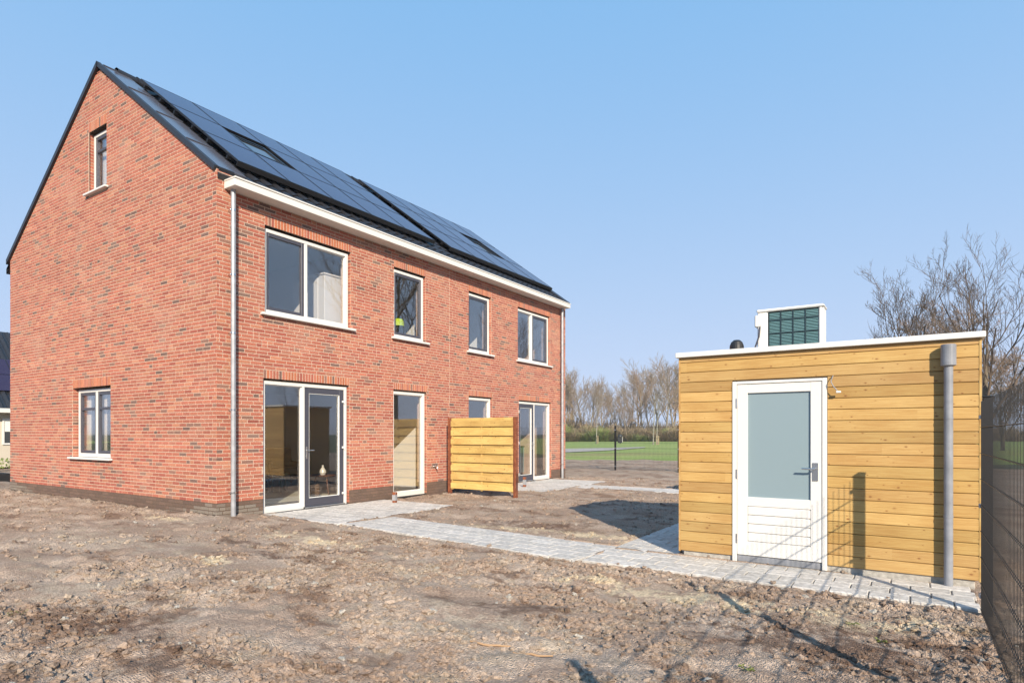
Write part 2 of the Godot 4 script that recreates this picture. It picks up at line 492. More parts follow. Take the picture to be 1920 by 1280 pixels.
func build_ground() -> void:
	# far sheet to the horizon
	var g := MB.new()
	g.col = Color(0.1, 0.13, 0.04)
	g.quad(Vector3(-900, -0.3, 900), Vector3(900, -0.3, 900), Vector3(900, -0.3, -900), Vector3(-900, -0.3, -900))
	var o := put("ground", g.mesh(), mats["grass_ground"])
	o.set_meta("kind", "structure"); o.set_meta("label", "flat land reaching to the horizon"); o.set_meta("category", "ground")
	# bare soil round the house
	var d := MB.new()
	dirt_sheet(-8.9, 2.7, -0.95, 5.4, 0.035, 0.0, false, d)
	dirt_sheet(2.68, 10.35, -0.95, 5.4, 0.022, 0.0, false, d)
	dirt_sheet(-0.1, 10.35, -12.6, -0.95, 0.05, 0.0, false, d)
	dirt_sheet(-34.0, 34.0, -27.0, 22.0, 0.4, 0.07, true, d)
	dirt_sheet(-9.0, 11.0, -24.0, -12.6, 0.1, 0.01, true, d)
	dirt_sheet(-16.0, -8.9, -3.0, 5.0, 0.1, 0.0, true, d)
	o = put("bare_soil", d.mesh(), mats["dirt"])
	o.set_meta("kind", "structure"); o.set_meta("label", "lumpy bare brown garden soil"); o.set_meta("category", "soil")
	# grass field beyond the far fence
	var f := MB.new()
	var edge := Vector3(-3.16, 0, -24.3)
	var field_x := Vector3(4.88, 0, -3.18).normalized()
	var away := Vector3(-0.545, 0, -0.838)
	for j in 46:
		for q in 70:
			for w in [[0, 0], [1, 0], [1, 1], [0, 1]]:
				var aa: float = (q + w[0] - 35) * 4.0
				var dd: float = (j + w[1]) * 4.0
				var p: Vector3 = edge + field_x * aa + away * dd
				f.v.append(Vector3(p.x, (-0.3 if j + w[1] == 0 else -0.055) + 0.02 * noise_a.get_noise_2d(p.x * 0.2, p.z * 0.2), p.z))
				f.n.append(Vector3.UP)
				var nn := noise_a.get_noise_2d(p.x * 0.12, p.z * 0.12)
				var c := Color(0.36, 0.50, 0.09).lerp(Color(0.52, 0.60, 0.15), clampf(nn + 0.4, 0, 1))
				var tuft := clampf(1.0 - absf(dd - 9.0) / 5.0, 0, 1) * clampf(noise_b.get_noise_2d(p.x * 0.3, p.z * 0.3) * 3.0 + 0.3, 0, 1)
				f.c.append(c.lerp(Color(0.46, 0.32, 0.14), tuft * 0.85))
				f.t.append(Vector2.ZERO)
			var k := f.v.size() - 4
			f.i.append(k); f.i.append(k + 2); f.i.append(k + 1); f.i.append(k); f.i.append(k + 3); f.i.append(k + 2)
	o = put("grass_field", f.mesh(), mats["grass_ground"])
	o.set_meta("kind", "structure"); o.set_meta("label", "green grass field beyond the far fence"); o.set_meta("category", "field")
	# pale footpath through the field
	var p := MB.new()
	var near_e := [Vector2(-10.4, -22.0), Vector2(-10.83, -27.87), Vector2(-11.3, -33.48), Vector2(-10.89, -39.5), Vector2(-11.41, -45.2), Vector2(-11.99, -50.6)]
	var far_e := [Vector2(-21.0, -37.0), Vector2(-18.48, -40.59), Vector2(-16.37, -43.1), Vector2(-14.63, -47.86), Vector2(-13.8, -51.06), Vector2(-13.0, -53.28)]
	for k in 5:
		var c := func(v: Vector2) -> Vector3: return Vector3(v.x, -0.012, v.y)
		p.quad(c.call(near_e[k]), c.call(near_e[k + 1]), c.call(far_e[k + 1]), c.call(far_e[k]))
	for k in p.n.size(): p.n[k] = Vector3.UP
	o = put("footpath", p.mesh(), mats["asphalt"])
	o.set_meta("kind", "structure"); o.set_meta("label", "pale footpath curving through the grass field"); o.set_meta("category", "path")
	# crumbs of earth lying on the soil
	var lumps := []
	for k in 5: lumps.append(lump(40 + k, 0.62))
	for k in 5:
		var mm := MultiMesh.new()
		mm.transform_format = MultiMesh.TRANSFORM_3D
		mm.use_colors = true
		mm.mesh = lumps[k]
		var tr := []
		var cs := []
		for q in 16000:
			var x: float
			var z: float
			var s: float
			if q < 13500:
				x = rng.randf_range(-8.8, 10.0); z = rng.randf_range(-0.9, 5.0)
				# more of them nearer the lens, where they can be told apart
				if rng.randf() < 0.6:
					x = rng.randf_range(2.5, 10.0); z = rng.randf_range(-0.4, 4.4)
				s = 0.006 + 0.06 * pow(rng.randf(), 5.0)
			else:
				x = rng.randf_range(0.1, 10.0); z = rng.randf_range(-12.0, -0.9)
				s = 0.012 + 0.05 * pow(rng.randf(), 4.0)
			var edge_n := in_paving(x, z, 0.12)
			if in_paving(x, z, -0.03): continue
			if in_paving(x, z, 0.0) and rng.randf() < 0.7: continue
			if x < 0.05 and z < 0.04: continue
			if noise_a.get_noise_2d(x * 0.6 + 13.0, z * 0.8 + 31.0) < rng.randf_range(-0.35, 0.2) and not edge_n: continue
			var h := maxf(dirt_h(x, z), PAVE if in_paving(x, z, 0.0) else -1.0)
			var bs := Basis.from_euler(Vector3(rng.randf_range(-0.4, 0.4), rng.randf() * TAU, rng.randf_range(-0.4, 0.4))).scaled(Vector3(s * rng.randf_range(0.7, 1.5), s, s * rng.randf_range(0.7, 1.3)))
			tr.append(Transform3D(bs, Vector3(x, h + s * 0.1, z)))
			cs.append(dirt_c(x, z) * rng.randf_range(0.75, 1.0) if rng.randf() > 0.02 else Color(0.62, 0.58, 0.52))
		mm.instance_count = tr.size()
		for q in tr.size():
			mm.set_instance_transform(q, tr[q])
			mm.set_instance_color(q, cs[q])
		var mi := MultiMeshInstance3D.new()
		mi.name = numbered("soil_crumbs")
		mi.multimesh = mm
		mi.material_override = mats["clod"]
		add_child(mi)
		tag(mi, "loose crumbs of brown earth lying on the soil", "soil crumbs", "crumbs of earth", "stuff")


func build_paving() -> void:
	var tones := []
	for k in 8:
		var t := rng.randf_range(0.60, 0.76)
		tones.append(Color(t, t * 0.955, t * 0.90))
	var cache := {}
	var L := 0.305
	var W := 0.203
	var labels := {"patio": "grey concrete paver patio at the near glazed door", "garden_path": "grey paver path leading from the patio to the shed", "shed_paving": "grey paver strip along the front of the wooden shed",
		"side_path": "grey paver path along the shaded side of the shed", "far_patio": "grey paver patio at the farther glazed door", "far_path": "grey paver path running to the farther patio"}
	var idx := 0
	for a in areas():
		var o := base(a[0], Vector3(a[1].x, PAVE - 0.0012 * idx, a[1].y), -(a[2] as float))
		idx += 1
		o.set_meta("kind", "structure"); o.set_meta("label", labels[a[0]]); o.set_meta("category", "paving")
		var rows := int(round(a[4] / W))
		for r in rows:
			var w: float = a[4] / rows
			var x := 0.0 if r % 2 == 0 else -L * 0.5
			while x < a[3] - 0.01:
				var x0 := maxf(x, 0.0)
				var x1 := minf(x + L, a[3] as float)
				x += L
				if x1 - x0 < 0.05: continue
				var key := "%d_%d_%d" % [roundi((x1 - x0) * 100), roundi(w * 1000), rng.randi_range(0, 7)]
				if not cache.has(key):
					var mb := MB.new()
					mb.col = tones[int(key.split("_")[2])]
					mb.cbox(Vector3(0.004, -0.06, -w + 0.004), Vector3(x1 - x0 - 0.004, 0, -0.004), 0.007)
					cache[key] = mb.mesh()
				var pv := put("paver", cache[key], mats["concrete"], o, Vector3(x0, rng.randf_range(-0.0025, 0.0), -r * w))
				pv.rotation.x = rng.randf_range(-0.004, 0.004)
				pv.rotation.z = rng.randf_range(-0.004, 0.004)


# ---------------------------------------------------------------- house
func brick_colour(r: RandomNumberGenerator) -> Color:
	var q := r.randf()
	var c: Color
	if q < 0.66: c = Color(0.56, 0.195, 0.122).lerp(Color(0.49, 0.152, 0.10), r.randf())
	elif q < 0.80: c = Color(0.585, 0.24, 0.145)
	elif q < 0.90: c = Color(0.44, 0.125, 0.085)
	elif q < 0.965: c = Color(0.34, 0.175, 0.13)
	else: c = Color(0.23, 0.135, 0.11)
	return c * r.randf_range(0.88, 1.12)

# bricks of a wall in its own axes (x along the wall, y up, z out): [x0, x1, y0, y1, colour]
func lay_bricks(x0: float, x1: float, y0: float, y1: float, holes: Array, outline: Callable, tint: Callable, sd: int) -> Array:
	var r := RandomNumberGenerator.new()
	r.seed = sd
	var out := []
	var course := 0.0622
	var pitch := 0.2205
	var row := 0
	var y := y0
	while y + 0.02 < y1:
		var yt := minf(y + 0.0505, y1)
		var span: Vector2 = outline.call(y + 0.03)
		var cuts := []
		for h in holes:
			if h[2] < yt - 0.004 and h[3] > y + 0.004: cuts.append([h[0], h[1]])
		cuts.sort_custom(func(p, q): return p[0] < q[0])
		var at := maxf(x0, span.x)
		var end := minf(x1, span.y)
		var parts := []
		for cc in cuts:
			if cc[0] > at: parts.append([at, minf(cc[0], end)])
			at = maxf(at, cc[1])
		if at < end: parts.append([at, end])
		var off := 0.0 if row % 2 == 0 else 0.11
		if r.randf() < 0.3: off += 0.055
		for p in parts:
			var x: float = floor((p[0] - off) / pitch) * pitch + off
			while x < p[1]:
				var wide := pitch
				var pieces := [[x, x + wide]]
				if r.randf() < 0.08: pieces = [[x, x + pitch * 0.5], [x + pitch * 0.5, x + pitch]]
				for s in pieces:
					var a := maxf(s[0] + 0.0052, p[0])
					var b := minf(s[1] - 0.0052, p[1])
					if b - a > 0.025:
						out.append([a, b, y, yt, tint.call((a + b) * 0.5, y, brick_colour(r))])
				x += wide
		y += course
		row += 1
	return out

func brick_box(mb: MB, b: Array, depth := 0.0045) -> void:
	mb.col = b[4]
	var x0: float = b[0]; var x1: float = b[1]; var y0: float = b[2]; var y1: float = b[3]
	var e := 0.0022
	mb.quad(Vector3(x0 + e, y0 + e, 0), Vector3(x1 - e, y0 + e, 0), Vector3(x1 - e, y1 - e, 0), Vector3(x0 + e, y1 - e, 0))
	mb.quad(Vector3(x0, y0, -depth), Vector3(x1, y0, -depth), Vector3(x1 - e, y0 + e, 0), Vector3(x0 + e, y0 + e, 0))
	mb.quad(Vector3(x1, y0, -depth), Vector3(x1, y1, -depth), Vector3(x1 - e, y1 - e, 0), Vector3(x1 - e, y0 + e, 0))
	mb.quad(Vector3(x1, y1, -depth), Vector3(x0, y1, -depth), Vector3(x0 + e, y1 - e, 0), Vector3(x1 - e, y1 - e, 0))
	mb.quad(Vector3(x0, y1, -depth), Vector3(x0, y0, -depth), Vector3(x0 + e, y0 + e, 0), Vector3(x0 + e, y1 - e, 0))

# slab from (x0,y0) to (x1,y1) with holes, as boxes between the hole edges
func slab(mb: MB, x0: float, x1: float, y0: float, y1: float, zb: float, zf: float, holes: Array) -> void:
	var xs := [x0, x1]
	for h in holes:
		for q in [h[0], h[1]]:
			if q > x0 and q < x1 and not xs.has(q): xs.append(q)
	xs.sort()
	for k in xs.size() - 1:
		var xm: float = (xs[k] + xs[k + 1]) / 2.0
		var cuts := []
		for h in holes:
			if h[0] < xm and h[1] > xm and h[3] > y0 and h[2] < y1: cuts.append([maxf(h[2], y0), minf(h[3], y1)])
		cuts.sort_custom(func(p, q): return p[0] < q[0])
		var at := y0
		for cc in cuts:
			if cc[0] > at: mb.box(Vector3(xs[k], at, zb), Vector3(xs[k + 1], cc[0], zf))
			at = maxf(at, cc[1])
		if at < y1: mb.box(Vector3(xs[k], at, zb), Vector3(xs[k + 1], y1, zf))

func glass_pane(parent: Node, x0: float, x1: float, y0: float, y1: float, z: float) -> void:
	var mb := MB.new()
	for d in [0.0, -0.003, -0.012, -0.015, -0.024, -0.027]:
		var a := Vector3(x0, y0, z + d); var b := Vector3(x1, y0, z + d); var c := Vector3(x1, y1, z + d); var e := Vector3(x0, y1, z + d)
		if d in [0.0, -0.012, -0.024]: mb.quad(a, b, c, e)
		else: mb.quad(b, a, e, c)
	put("pane", mb.mesh(), mats["glass"], parent)

func ring(mb: MB, x0: float, x1: float, y0: float, y1: float, w: float, zb: float, zf: float, wb := -1.0, b := 0.004) -> void:
	if wb < 0: wb = w
	mb.cbox(Vector3(x0, y0, zb), Vector3(x0 + w, y1, zf), b)
	mb.cbox(Vector3(x1 - w, y0, zb), Vector3(x1, y1, zf), b)
	mb.cbox(Vector3(x0 + w - 0.001, y1 - w, zb), Vector3(x1 - w + 0.001, y1 - 0.0005, zf - 0.0008), b)
	mb.cbox(Vector3(x0 + w - 0.001, y0 + 0.0005, zb), Vector3(x1 - w + 0.001, y0 + wb, zf - 0.0008), b)

func lever_handle(parent: Node, at: Vector3, dir: float) -> void:
	var h := base("handle", at, 0.0, parent)
	# plate and lever are one fitting
	var mb := MB.new()
	mb.cbox(Vector3(-0.018, -0.14, 0), Vector3(0.018, 0.09, 0.008), 0.003)
	mb.rod(Vector3(0, 0.02, 0.006), Vector3(0, 0.02, 0.055), 0.009)
	mb.tube(PackedVector3Array([Vector3(0, 0.02, 0.052), Vector3(dir * 0.02, 0.02, 0.056), Vector3(dir * 0.125, 0.02, 0.056)]), PackedFloat32Array([0.009, 0.009, 0.009]), 8, true)
	mb.rod(Vector3(0, -0.085, 0.006), Vector3(0, -0.085, 0.014), 0.012)
	put("lever", mb.mesh(), mats["steel"], h)

# bays: [x0, x1, kind] with kind fixed, sash, door_left (handle on the left) , door_right, transom
func window_unit(parent: Node, called: String, x0: float, x1: float, y0: float, y1: float, recess: float, bays: Array, sill: bool, low := 0.075) -> void:
	var w := base(called, Vector3.ZERO, 0.0, parent)
	var zf := -recess
	var zb := zf - 0.1
	var mb := MB.new()
	var fw := 0.062
	mb.cbox(Vector3(x0, y0, zb), Vector3(x0 + fw, y1, zf), 0.004)
	mb.cbox(Vector3(x1 - fw, y0, zb), Vector3(x1, y1, zf), 0.004)
	mb.cbox(Vector3(x0 + fw - 0.001, y1 - fw, zb), Vector3(x1 - fw + 0.001, y1 - 0.0005, zf - 0.001), 0.004)
	for k in bays.size():
		var b: Array = bays[k]
		if not str(b[2]).begins_with("door"):
			mb.cbox(Vector3(b[0] - 0.03, y0 + 0.0005, zb), Vector3(b[1] + 0.03, y0 + low, zf - 0.001 - 0.0006 * k), 0.004)
		if k > 0: mb.cbox(Vector3(bays[k - 1][1], y0 + 0.03, zb), Vector3(b[0], y1 - fw + 0.002, zf - 0.002), 0.004)
	put("frame", mb.mesh(), mats["white_paint"], w)
	for b in bays:
		var a0: float = b[0]; var a1: float = b[1]
		var c0 := y0 + low; var c1 := y1 - fw
		match b[2]:
			"fixed":
				var gb := MB.new()
				ring(gb, a0 - 0.002, a1 + 0.002, c0 - 0.002, c1 + 0.002, 0.018, zf - 0.06, zf - 0.028)
				put("glazing_bead", gb.mesh(), mats["white_paint"], w)
				glass_pane(w, a0 + 0.012, a1 - 0.012, c0 + 0.012, c1 - 0.012, zf - 0.045)
			"sash", "transom":
				var sb := MB.new()
				var sw := 0.055
				ring(sb, a0 + 0.003, a1 - 0.003, c0 + 0.003, c1 - 0.003, sw, zf - 0.07, zf - 0.012)
				var yt := c1 - (c1 - c0) * 0.27
				if b[2] == "transom": sb.cbox(Vector3(a0 + sw - 0.002, yt - 0.025, zf - 0.069), Vector3(a1 - sw + 0.002, yt + 0.025, zf - 0.0135), 0.004)
				put("sash", sb.mesh(), mats["sash_grey"], w)
				if b[2] == "transom":
					glass_pane(w, a0 + sw - 0.006, a1 - sw + 0.006, c0 + sw - 0.006, yt - 0.02, zf - 0.035)
					glass_pane(w, a0 + sw - 0.006, a1 - sw + 0.006, yt + 0.02, c1 - sw + 0.006, zf - 0.035)
				else:
					glass_pane(w, a0 + sw - 0.006, a1 - sw + 0.006, c0 + sw - 0.006, c1 - sw + 0.006, zf - 0.035)
			_:
				var db := MB.new()
				var d0 := y0 + 0.035
				ring(db, a0 + 0.004, a1 - 0.004, d0, c1 - 0.004, 0.105, zf - 0.075, zf - 0.014, 0.15)
				put("door", db.mesh(), mats["sash_grey"], w)
				glass_pane(w, a0 + 0.1, a1 - 0.1, d0 + 0.14, c1 - 0.1, zf - 0.04)
				var gb2 := MB.new()
				ring(gb2, a0 + 0.107, a1 - 0.107, d0 + 0.149, c1 - 0.107, 0.012, zf - 0.06, zf - 0.018)
				put("glazing_bead", gb2.mesh(), mats["interior_white"], w)
				var left: bool = b[2] == "door_left"
				lever_handle(w, Vector3(a0 + 0.055 if left else a1 - 0.055, y0 + 1.06, zf - 0.014), 1.0 if left else -1.0)
				var hx: float = a1 - 0.004 if left else a0 + 0.004
				for hy in [0.22, 1.12, 2.02]:
					var hb := MB.new()
					hb.cbox(Vector3(hx - 0.05, y0 + hy - 0.02, zf - 0.013), Vector3(hx + 0.03, y0 + hy + 0.02, zf + 0.008), 0.003)
					hb.rod(Vector3(hx, y0 + hy - 0.045, zf + 0.008), Vector3(hx, y0 + hy + 0.045, zf + 0.008), 0.011)
					put("hinge", hb.mesh(), mats["white_paint"], w)
				var th := MB.new()
				th.cbox(Vector3(a0 - 0.004, y0 + 0.002, zb), Vector3(a1 + 0.004, y0 + 0.03, zf + 0.02), 0.004)
				put("threshold", th.mesh(), mats["steel"], w)
	if sill:
		var s := MB.new()
		var sx0 := x0 - 0.10; var sx1 := x1 + 0.10
		s.cbox(Vector3(sx0, y0 - 0.045, 0.002), Vector3(sx1, y0 - 0.004, 0.075), 0.006)
		s.cbox(Vector3(x0 - 0.002, y0 - 0.042, zb), Vector3(x1 + 0.002, y0 - 0.0055, 0.004), 0.002)
		put("sill", s.mesh(), mats["white_paint"], w)
	else:
		var s2 := MB.new()
		s2.cbox(Vector3(x0 - 0.002, y0 - 0.06, zb), Vector3(x1 + 0.002, y0 - 0.002, zf + 0.03), 0.004)
		put("base_board", s2.mesh(), mats["black_rubber"], w)

func lintel(parent: Node, x0: float, x1: float, y: float, h: float, sd: int) -> void:
	var r := RandomNumberGenerator.new()
	r.seed = sd
	var l := base("lintel", Vector3.ZERO, 0.0, parent)
	var n := int(round((x1 - x0) / 0.0625))
	var w := (x1 - x0) / n
	for k in n:
		var mb := MB.new()
		var c := brick_colour(r)
		if r.randf() < 0.5: c = Color(0.60, 0.20, 0.10) * r.randf_range(0.82, 1.1)
		brick_box(mb, [0.0065, w - 0.0065, 0.0, h, c])
		mb.col = c
		mb.quad(Vector3(0.005, 0, -0.11), Vector3(w - 0.005, 0, -0.11), Vector3(w - 0.005, 0, -0.009), Vector3(0.005, 0, -0.009))
		put("brick", mb.mesh(), mats["brick"], l, Vector3(x0 + k * w, y, 0))

# upper edge of a lintel of about 0.18 m that ends level with a brick course
func course_top(y: float) -> float:
	return -0.185 + roundf((y + 0.185 + 0.185) / 0.0622) * 0.0622 - 0.0117

func roof_y(x: float) -> float:
	return 5.60 - 0.742 * x if x > -4.0 else 8.568 - 0.70 * (-4.0 - x)

func build_house() -> void:
	var house := base("brick_house")
	tag(house, "red brick semi-detached house with solar panels on its dark roof", "house")
	var LEN := 11.88
	var DEEP := 8.45
	# ---- openings: facade in s = -z, gable in x
	var up := 0.035
	var fw := [[0.89, 2.80, 3.40, 4.885], [4.05, 5.05, 3.40, 4.885], [6.72, 7.68, 3.40, 4.885], [9.03, 10.85, 3.40, 4.885]]
	var fd := [[0.86, 2.76, -0.078, 2.235], [4.03, 5.09, -0.07, 2.235], [6.72, 7.73, -0.07, 2.235], [9.08, 10.93, -0.078, 2.235]]
	var holes := []
	for h in fw: holes.append([h[0] - 0.005, h[1] + 0.03, h[2] - 0.045, h[3] + up])
	for h in fd: holes.append([h[0] - 0.005, h[1] + 0.03, -0.4, h[3] + up])
	var gw := [[-5.13, -3.54, 0.84, 2.21], [-4.42, -3.70, 6.10, 7.29]]
	var gh := []
	for h in gw: gh.append([h[0] - 0.035, h[1] + 0.005, h[2] - 0.045, h[3] + up])
	# ---- facade
	var fac := base("facade_wall", Vector3.ZERO, PI / 2, house)
	var mb := MB.new()
	slab(mb, 0.3, LEN, 0.19, 5.46, -0.3, -0.003, holes)
	mb.box(Vector3(0.0035, 5.4205, -0.3), Vector3(0.2995, 5.575, -0.003))
	put("mortar", mb.mesh(), mats["mortar"], fac)
	var at := 0.3
	for h in fd + [[LEN]]:
		mb = MB.new()
		mb.box(Vector3(at, -0.3, -0.3), Vector3(h[0] - (0.005 if h.size() > 1 else 0.0), 0.19, -0.003))
		put("plinth", mb.mesh(), mats["mortar_muddy"], fac)
		if h.size() > 1: at = h[1] + 0.03
	var lints := []
	for h in fw: lints.append([h[0] - 0.005, h[1] + 0.03, h[3] + up, 0.195])
	for h in fd: lints.append([h[0] - 0.005, h[1] + 0.03, h[3] + up, 0.175])
	for l in lints: l[3] = course_top(l[2]) - l[2]
	var cut := holes.duplicate()
	for l in lints: cut.append([l[0], l[1], l[2] - 0.01, l[2] + l[3] + 0.003])
	cut.append([5.935, 5.947, 2.0, 5.4])
	var mud := func(x: float, y: float, c: Color) -> Color:
		if y < 0.185:
			var m := Color(0.16, 0.105, 0.08).lerp(Color(0.22, 0.14, 0.105), clampf(0.5 + noise_b.get_noise_2d(x * 6.0, y * 20.0), 0, 1))
			var cement := clampf(1.35 - absf(x) * 1.15 + noise_b.get_noise_2d(x * 5.0, y * 9.0) * 0.9 - y * 5.5, 0, 0.6)
			return m.lerp(Color(0.36, 0.33, 0.28), cement)
		if y > 2.49 and y < 2.58: return c.lerp(Color(0.54, 0.15, 0.085), 0.7)
		# chalky bloom patches left by the mortar washing off
		c *= 1.0 + 0.10 * noise_b.get_noise_2d(3.0, y * 5.0) + 0.10 * noise_a.get_noise_2d(x * 0.25 + 20.0, y * 1.1)
		return c.lerp(Color(0.70, 0.46, 0.34), clampf(noise_a.get_noise_2d(x * 0.8 + 5.0, y * 0.9) * 0.7 - 0.16, 0, 0.18))
	var all_f := lay_bricks(0.005, LEN, -0.185, 5.45, cut, func(_y): return Vector2(-99, 99), mud, 4)
	all_f += lay_bricks(0.005, 0.235, 5.4752, 5.57, [], func(_y): return Vector2(-99, 99), mud, 5)
	# ---- gable
	var gab := base("gable_wall", Vector3.ZERO, 0.0, house)
	mb = MB.new()
	slab(mb, -DEEP, -0.003, 0.19, 5.42, -0.3, -0.003, gh)
	var tri_h := func(x: float) -> float: return roof_y(x) - 0.06
	# the gable triangle above the eaves, in strips that leave out the attic window
	for k in 65:
		var xa := -DEEP + DEEP * k / 65.0
		var xb := -DEEP + DEEP * (k + 1) / 65.0
		var xm := (xa + xb) / 2.0
		if xm > -4.455 and xm < -3.695:
			continue
		mb.quad(Vector3(xa, 5.42, -0.003), Vector3(xb, 5.42, -0.003), Vector3(xb, tri_h.call(xb), -0.003), Vector3(xa, tri_h.call(xa), -0.003))
		mb.quad(Vector3(xb, 5.42, -0.3), Vector3(xa, 5.42, -0.3), Vector3(xa, tri_h.call(xa), -0.3), Vector3(xb, tri_h.call(xb), -0.3))
	mb.box(Vector3(-4.55, 5.42, -0.3), Vector3(-3.64, 6.055, -0.0032))
	mb.box(Vector3(-4.55, 7.325, -0.3), Vector3(-3.64, 8.1, -0.0032))
	mb.box(Vector3(-4.55, 6.055, -0.3), Vector3(-4.455, 7.325, -0.0032))
	mb.box(Vector3(-3.695, 6.055, -0.3), Vector3(-3.64, 7.325, -0.0032))
	mb.quad(Vector3(-4.55, 8.1, -0.0032), Vector3(-3.64, 8.1, -0.0032), Vector3(-3.9, 8.4, -0.0032), Vector3(-4.2, 8.36, -0.0032))
	put("mortar", mb.mesh(), mats["mortar"], gab)
	mb = MB.new()
	slab(mb, -DEEP, -0.003, -0.3, 0.19, -0.3, -0.003, gh)
	put("plinth", mb.mesh(), mats["mortar_muddy"], gab)
	var glints := [[gh[0][0], gh[0][1], gh[0][3], 0.185], [gh[1][0], gh[1][1], gh[1][3], 0.2]]
	for l in glints: l[3] = course_top(l[2]) - l[2]
	var gcut := gh.duplicate()
	for l in glints: gcut.append([l[0], l[1], l[2] - 0.01, l[2] + l[3] + 0.003])
	var outl := func(y: float) -> Vector2:
		if y < 5.4: return Vector2(-99, 99)
		return Vector2(-4.0 - (8.49 - y) / 0.70, (5.52 - y) / 0.742)
	var mud_g := func(x: float, y: float, c: Color) -> Color: return mud.call(minf(absf(x), absf(x + DEEP)), y, c)
	var all_g := lay_bricks(-DEEP, 0.0, -0.185, 8.42, gcut, outl, mud_g, 6)
	# ---- the 300 bricks that show largest are bricks of their own, the rest one mass per wall
	var rank := []
	for b in all_f:
		if absf(b[1] - b[0] - 0.2101) < 0.0005:
			var c := Vector3(0, (b[2] + b[3]) / 2, -(b[0] + b[1]) / 2)
			var d := EYE - c
			rank.append([d.normalized().x / d.length_squared(), b, fac])
	for b in all_g:
		if absf(b[1] - b[0] - 0.2101) < 0.0005:
			var c := Vector3((b[0] + b[1]) / 2, (b[2] + b[3]) / 2, 0)
			var d := EYE - c
			rank.append([d.normalized().z / d.length_squared(), b, gab])
	rank.sort_custom(func(p, q): return p[0] > q[0])
	var own := {}
	var meshes := {}
	for k in mini(300, rank.size()):
		var b: Array = rank[k][1]
		own[b] = true
		var c: Color = b[4]
		var key := "%d_%d_%d" % [roundi(c.r * 50), roundi(c.g * 60), roundi(c.b * 60)]
		if not meshes.has(key):
			var m := MB.new()
			brick_box(m, [0.0, 0.2101, 0.0, 0.0505, c])
			meshes[key] = m.mesh()
		put("brick", meshes[key], mats["brick"], rank[k][2], Vector3(b[0], b[2], 0))
	for w in [[all_f, fac], [all_g, gab]]:
		mb = MB.new()
		for b in w[0]:
			if not own.has(b): brick_box(mb, b)
		var o := put("brickwork", mb.mesh(), mats["brick"], w[1])
		o.set_meta("kind", "stuff")
	# ---- reveal bricks in the window jambs (the sides one can see)
	mb = MB.new()
	var rr := RandomNumberGenerator.new()
	rr.seed = 21
	for h in holes:
		var y: float = maxf(h[2], -0.05)
		while y < h[3] - 0.03:
			mb.col = brick_colour(rr)
			mb.quad(Vector3(h[1] - 0.001, y, -0.009), Vector3(h[1] - 0.001, y, -0.1), Vector3(h[1] - 0.001, y + 0.0505, -0.1), Vector3(h[1] - 0.001, y + 0.0505, -0.009))
			y += 0.0622
	put("window_reveal", mb.mesh(), mats["brick"], fac)
	mb = MB.new()
	for h in gh:
		var y: float = h[2] + 0.02
		while y < h[3] - 0.03:
			mb.col = brick_colour(rr)
			mb.quad(Vector3(h[0] + 0.001, y, -0.12), Vector3(h[0] + 0.001, y, -0.009), Vector3(h[0] + 0.001, y + 0.0505, -0.009), Vector3(h[0] + 0.001, y + 0.0505, -0.12))
			y += 0.0622
	put("window_reveal", mb.mesh(), mats["brick"], gab)
	# ---- lintels, windows and doors (thing > part > sub-part)
	for k in lints.size():
		lintel_in(house, true, lints[k], 60 + k)
	for k in glints.size():
		lintel_in(house, false, glints[k], 80 + k)
	win(house, true, "window", fw[0], 0.055, [[0.95, 1.755, "sash"], [1.82, 2.74, "fixed"]], true)
	win(house, true, "window", fw[1], 0.055, [[4.11, 4.99, "sash"]], true)
	win(house, true, "window", fw[2], 0.055, [[6.78, 7.62, "sash"]], true)
	win(house, true, "window", fw[3], 0.055, [[9.09, 9.85, "fixed"], [9.91, 10.79, "sash"]], true)
	win(house, true, "garden_door", fd[0], 0.05, [[0.92, 1.70, "fixed"], [1.755, 2.70, "door_left"]], false, 0.1)
	win(house, true, "tall_window", fd[1], 0.05, [[4.09, 5.03, "fixed"]], false, 0.1)
	win(house, true, "tall_window", fd[2], 0.05, [[6.78, 7.67, "fixed"]], false, 0.1)
	win(house, true, "garden_door", fd[3], 0.05, [[9.14, 9.99, "door_right"], [10.03, 10.87, "fixed"]], false, 0.1)
	win(house, false, "window", gw[0], 0.095, [[-5.07, -4.375, "transom"], [-4.295, -3.60, "transom"]], true)
	win(house, false, "window", gw[1], 0.085, [[-4.36, -3.76, "transom"]], true)
	# ---- other walls, floors and partitions
	mb = MB.new()
	mb.box(Vector3(-DEEP, -0.3, -LEN + 0.3), Vector3(-DEEP + 0.3, 5.4, -0.301))
	put("rear_wall", mb.mesh(), mats["mortar"], house)
	mb = MB.new()
	mb.box(Vector3(-DEEP, -0.3, -LEN), Vector3(-0.008, 5.4, -LEN + 0.299))
	mb.quad(Vector3(-0.008, 5.4, -LEN), Vector3(-DEEP, 5.4, -LEN), Vector3(-4.0, 8.45, -LEN), Vector3(-4.0, 8.45, -LEN))
	put("far_gable_wall", mb.mesh(), mats["mortar"], house)
	mb = MB.new()
	mb.box(Vector3(-DEEP + 0.3, -0.35, -LEN + 0.3), Vector3(-0.301, -0.02, -0.301))
	put("ground_floor", mb.mesh(), mats["interior_floor"], house)
	mb = MB.new()
	mb.box(Vector3(-DEEP + 0.3, 2.45, -LEN + 0.3), Vector3(-0.301, 2.72, -0.301))
	mb.box(Vector3(-DEEP + 0.3, 5.2, -LEN + 0.3), Vector3(-0.301, 5.4, -0.301))
	put("upper_floor", mb.mesh(), mats["interior_white"], house)
	mb = MB.new()
	mb.box(Vector3(-DEEP + 0.301, -0.02, -6.04), Vector3(-0.302, 5.2, -5.84))
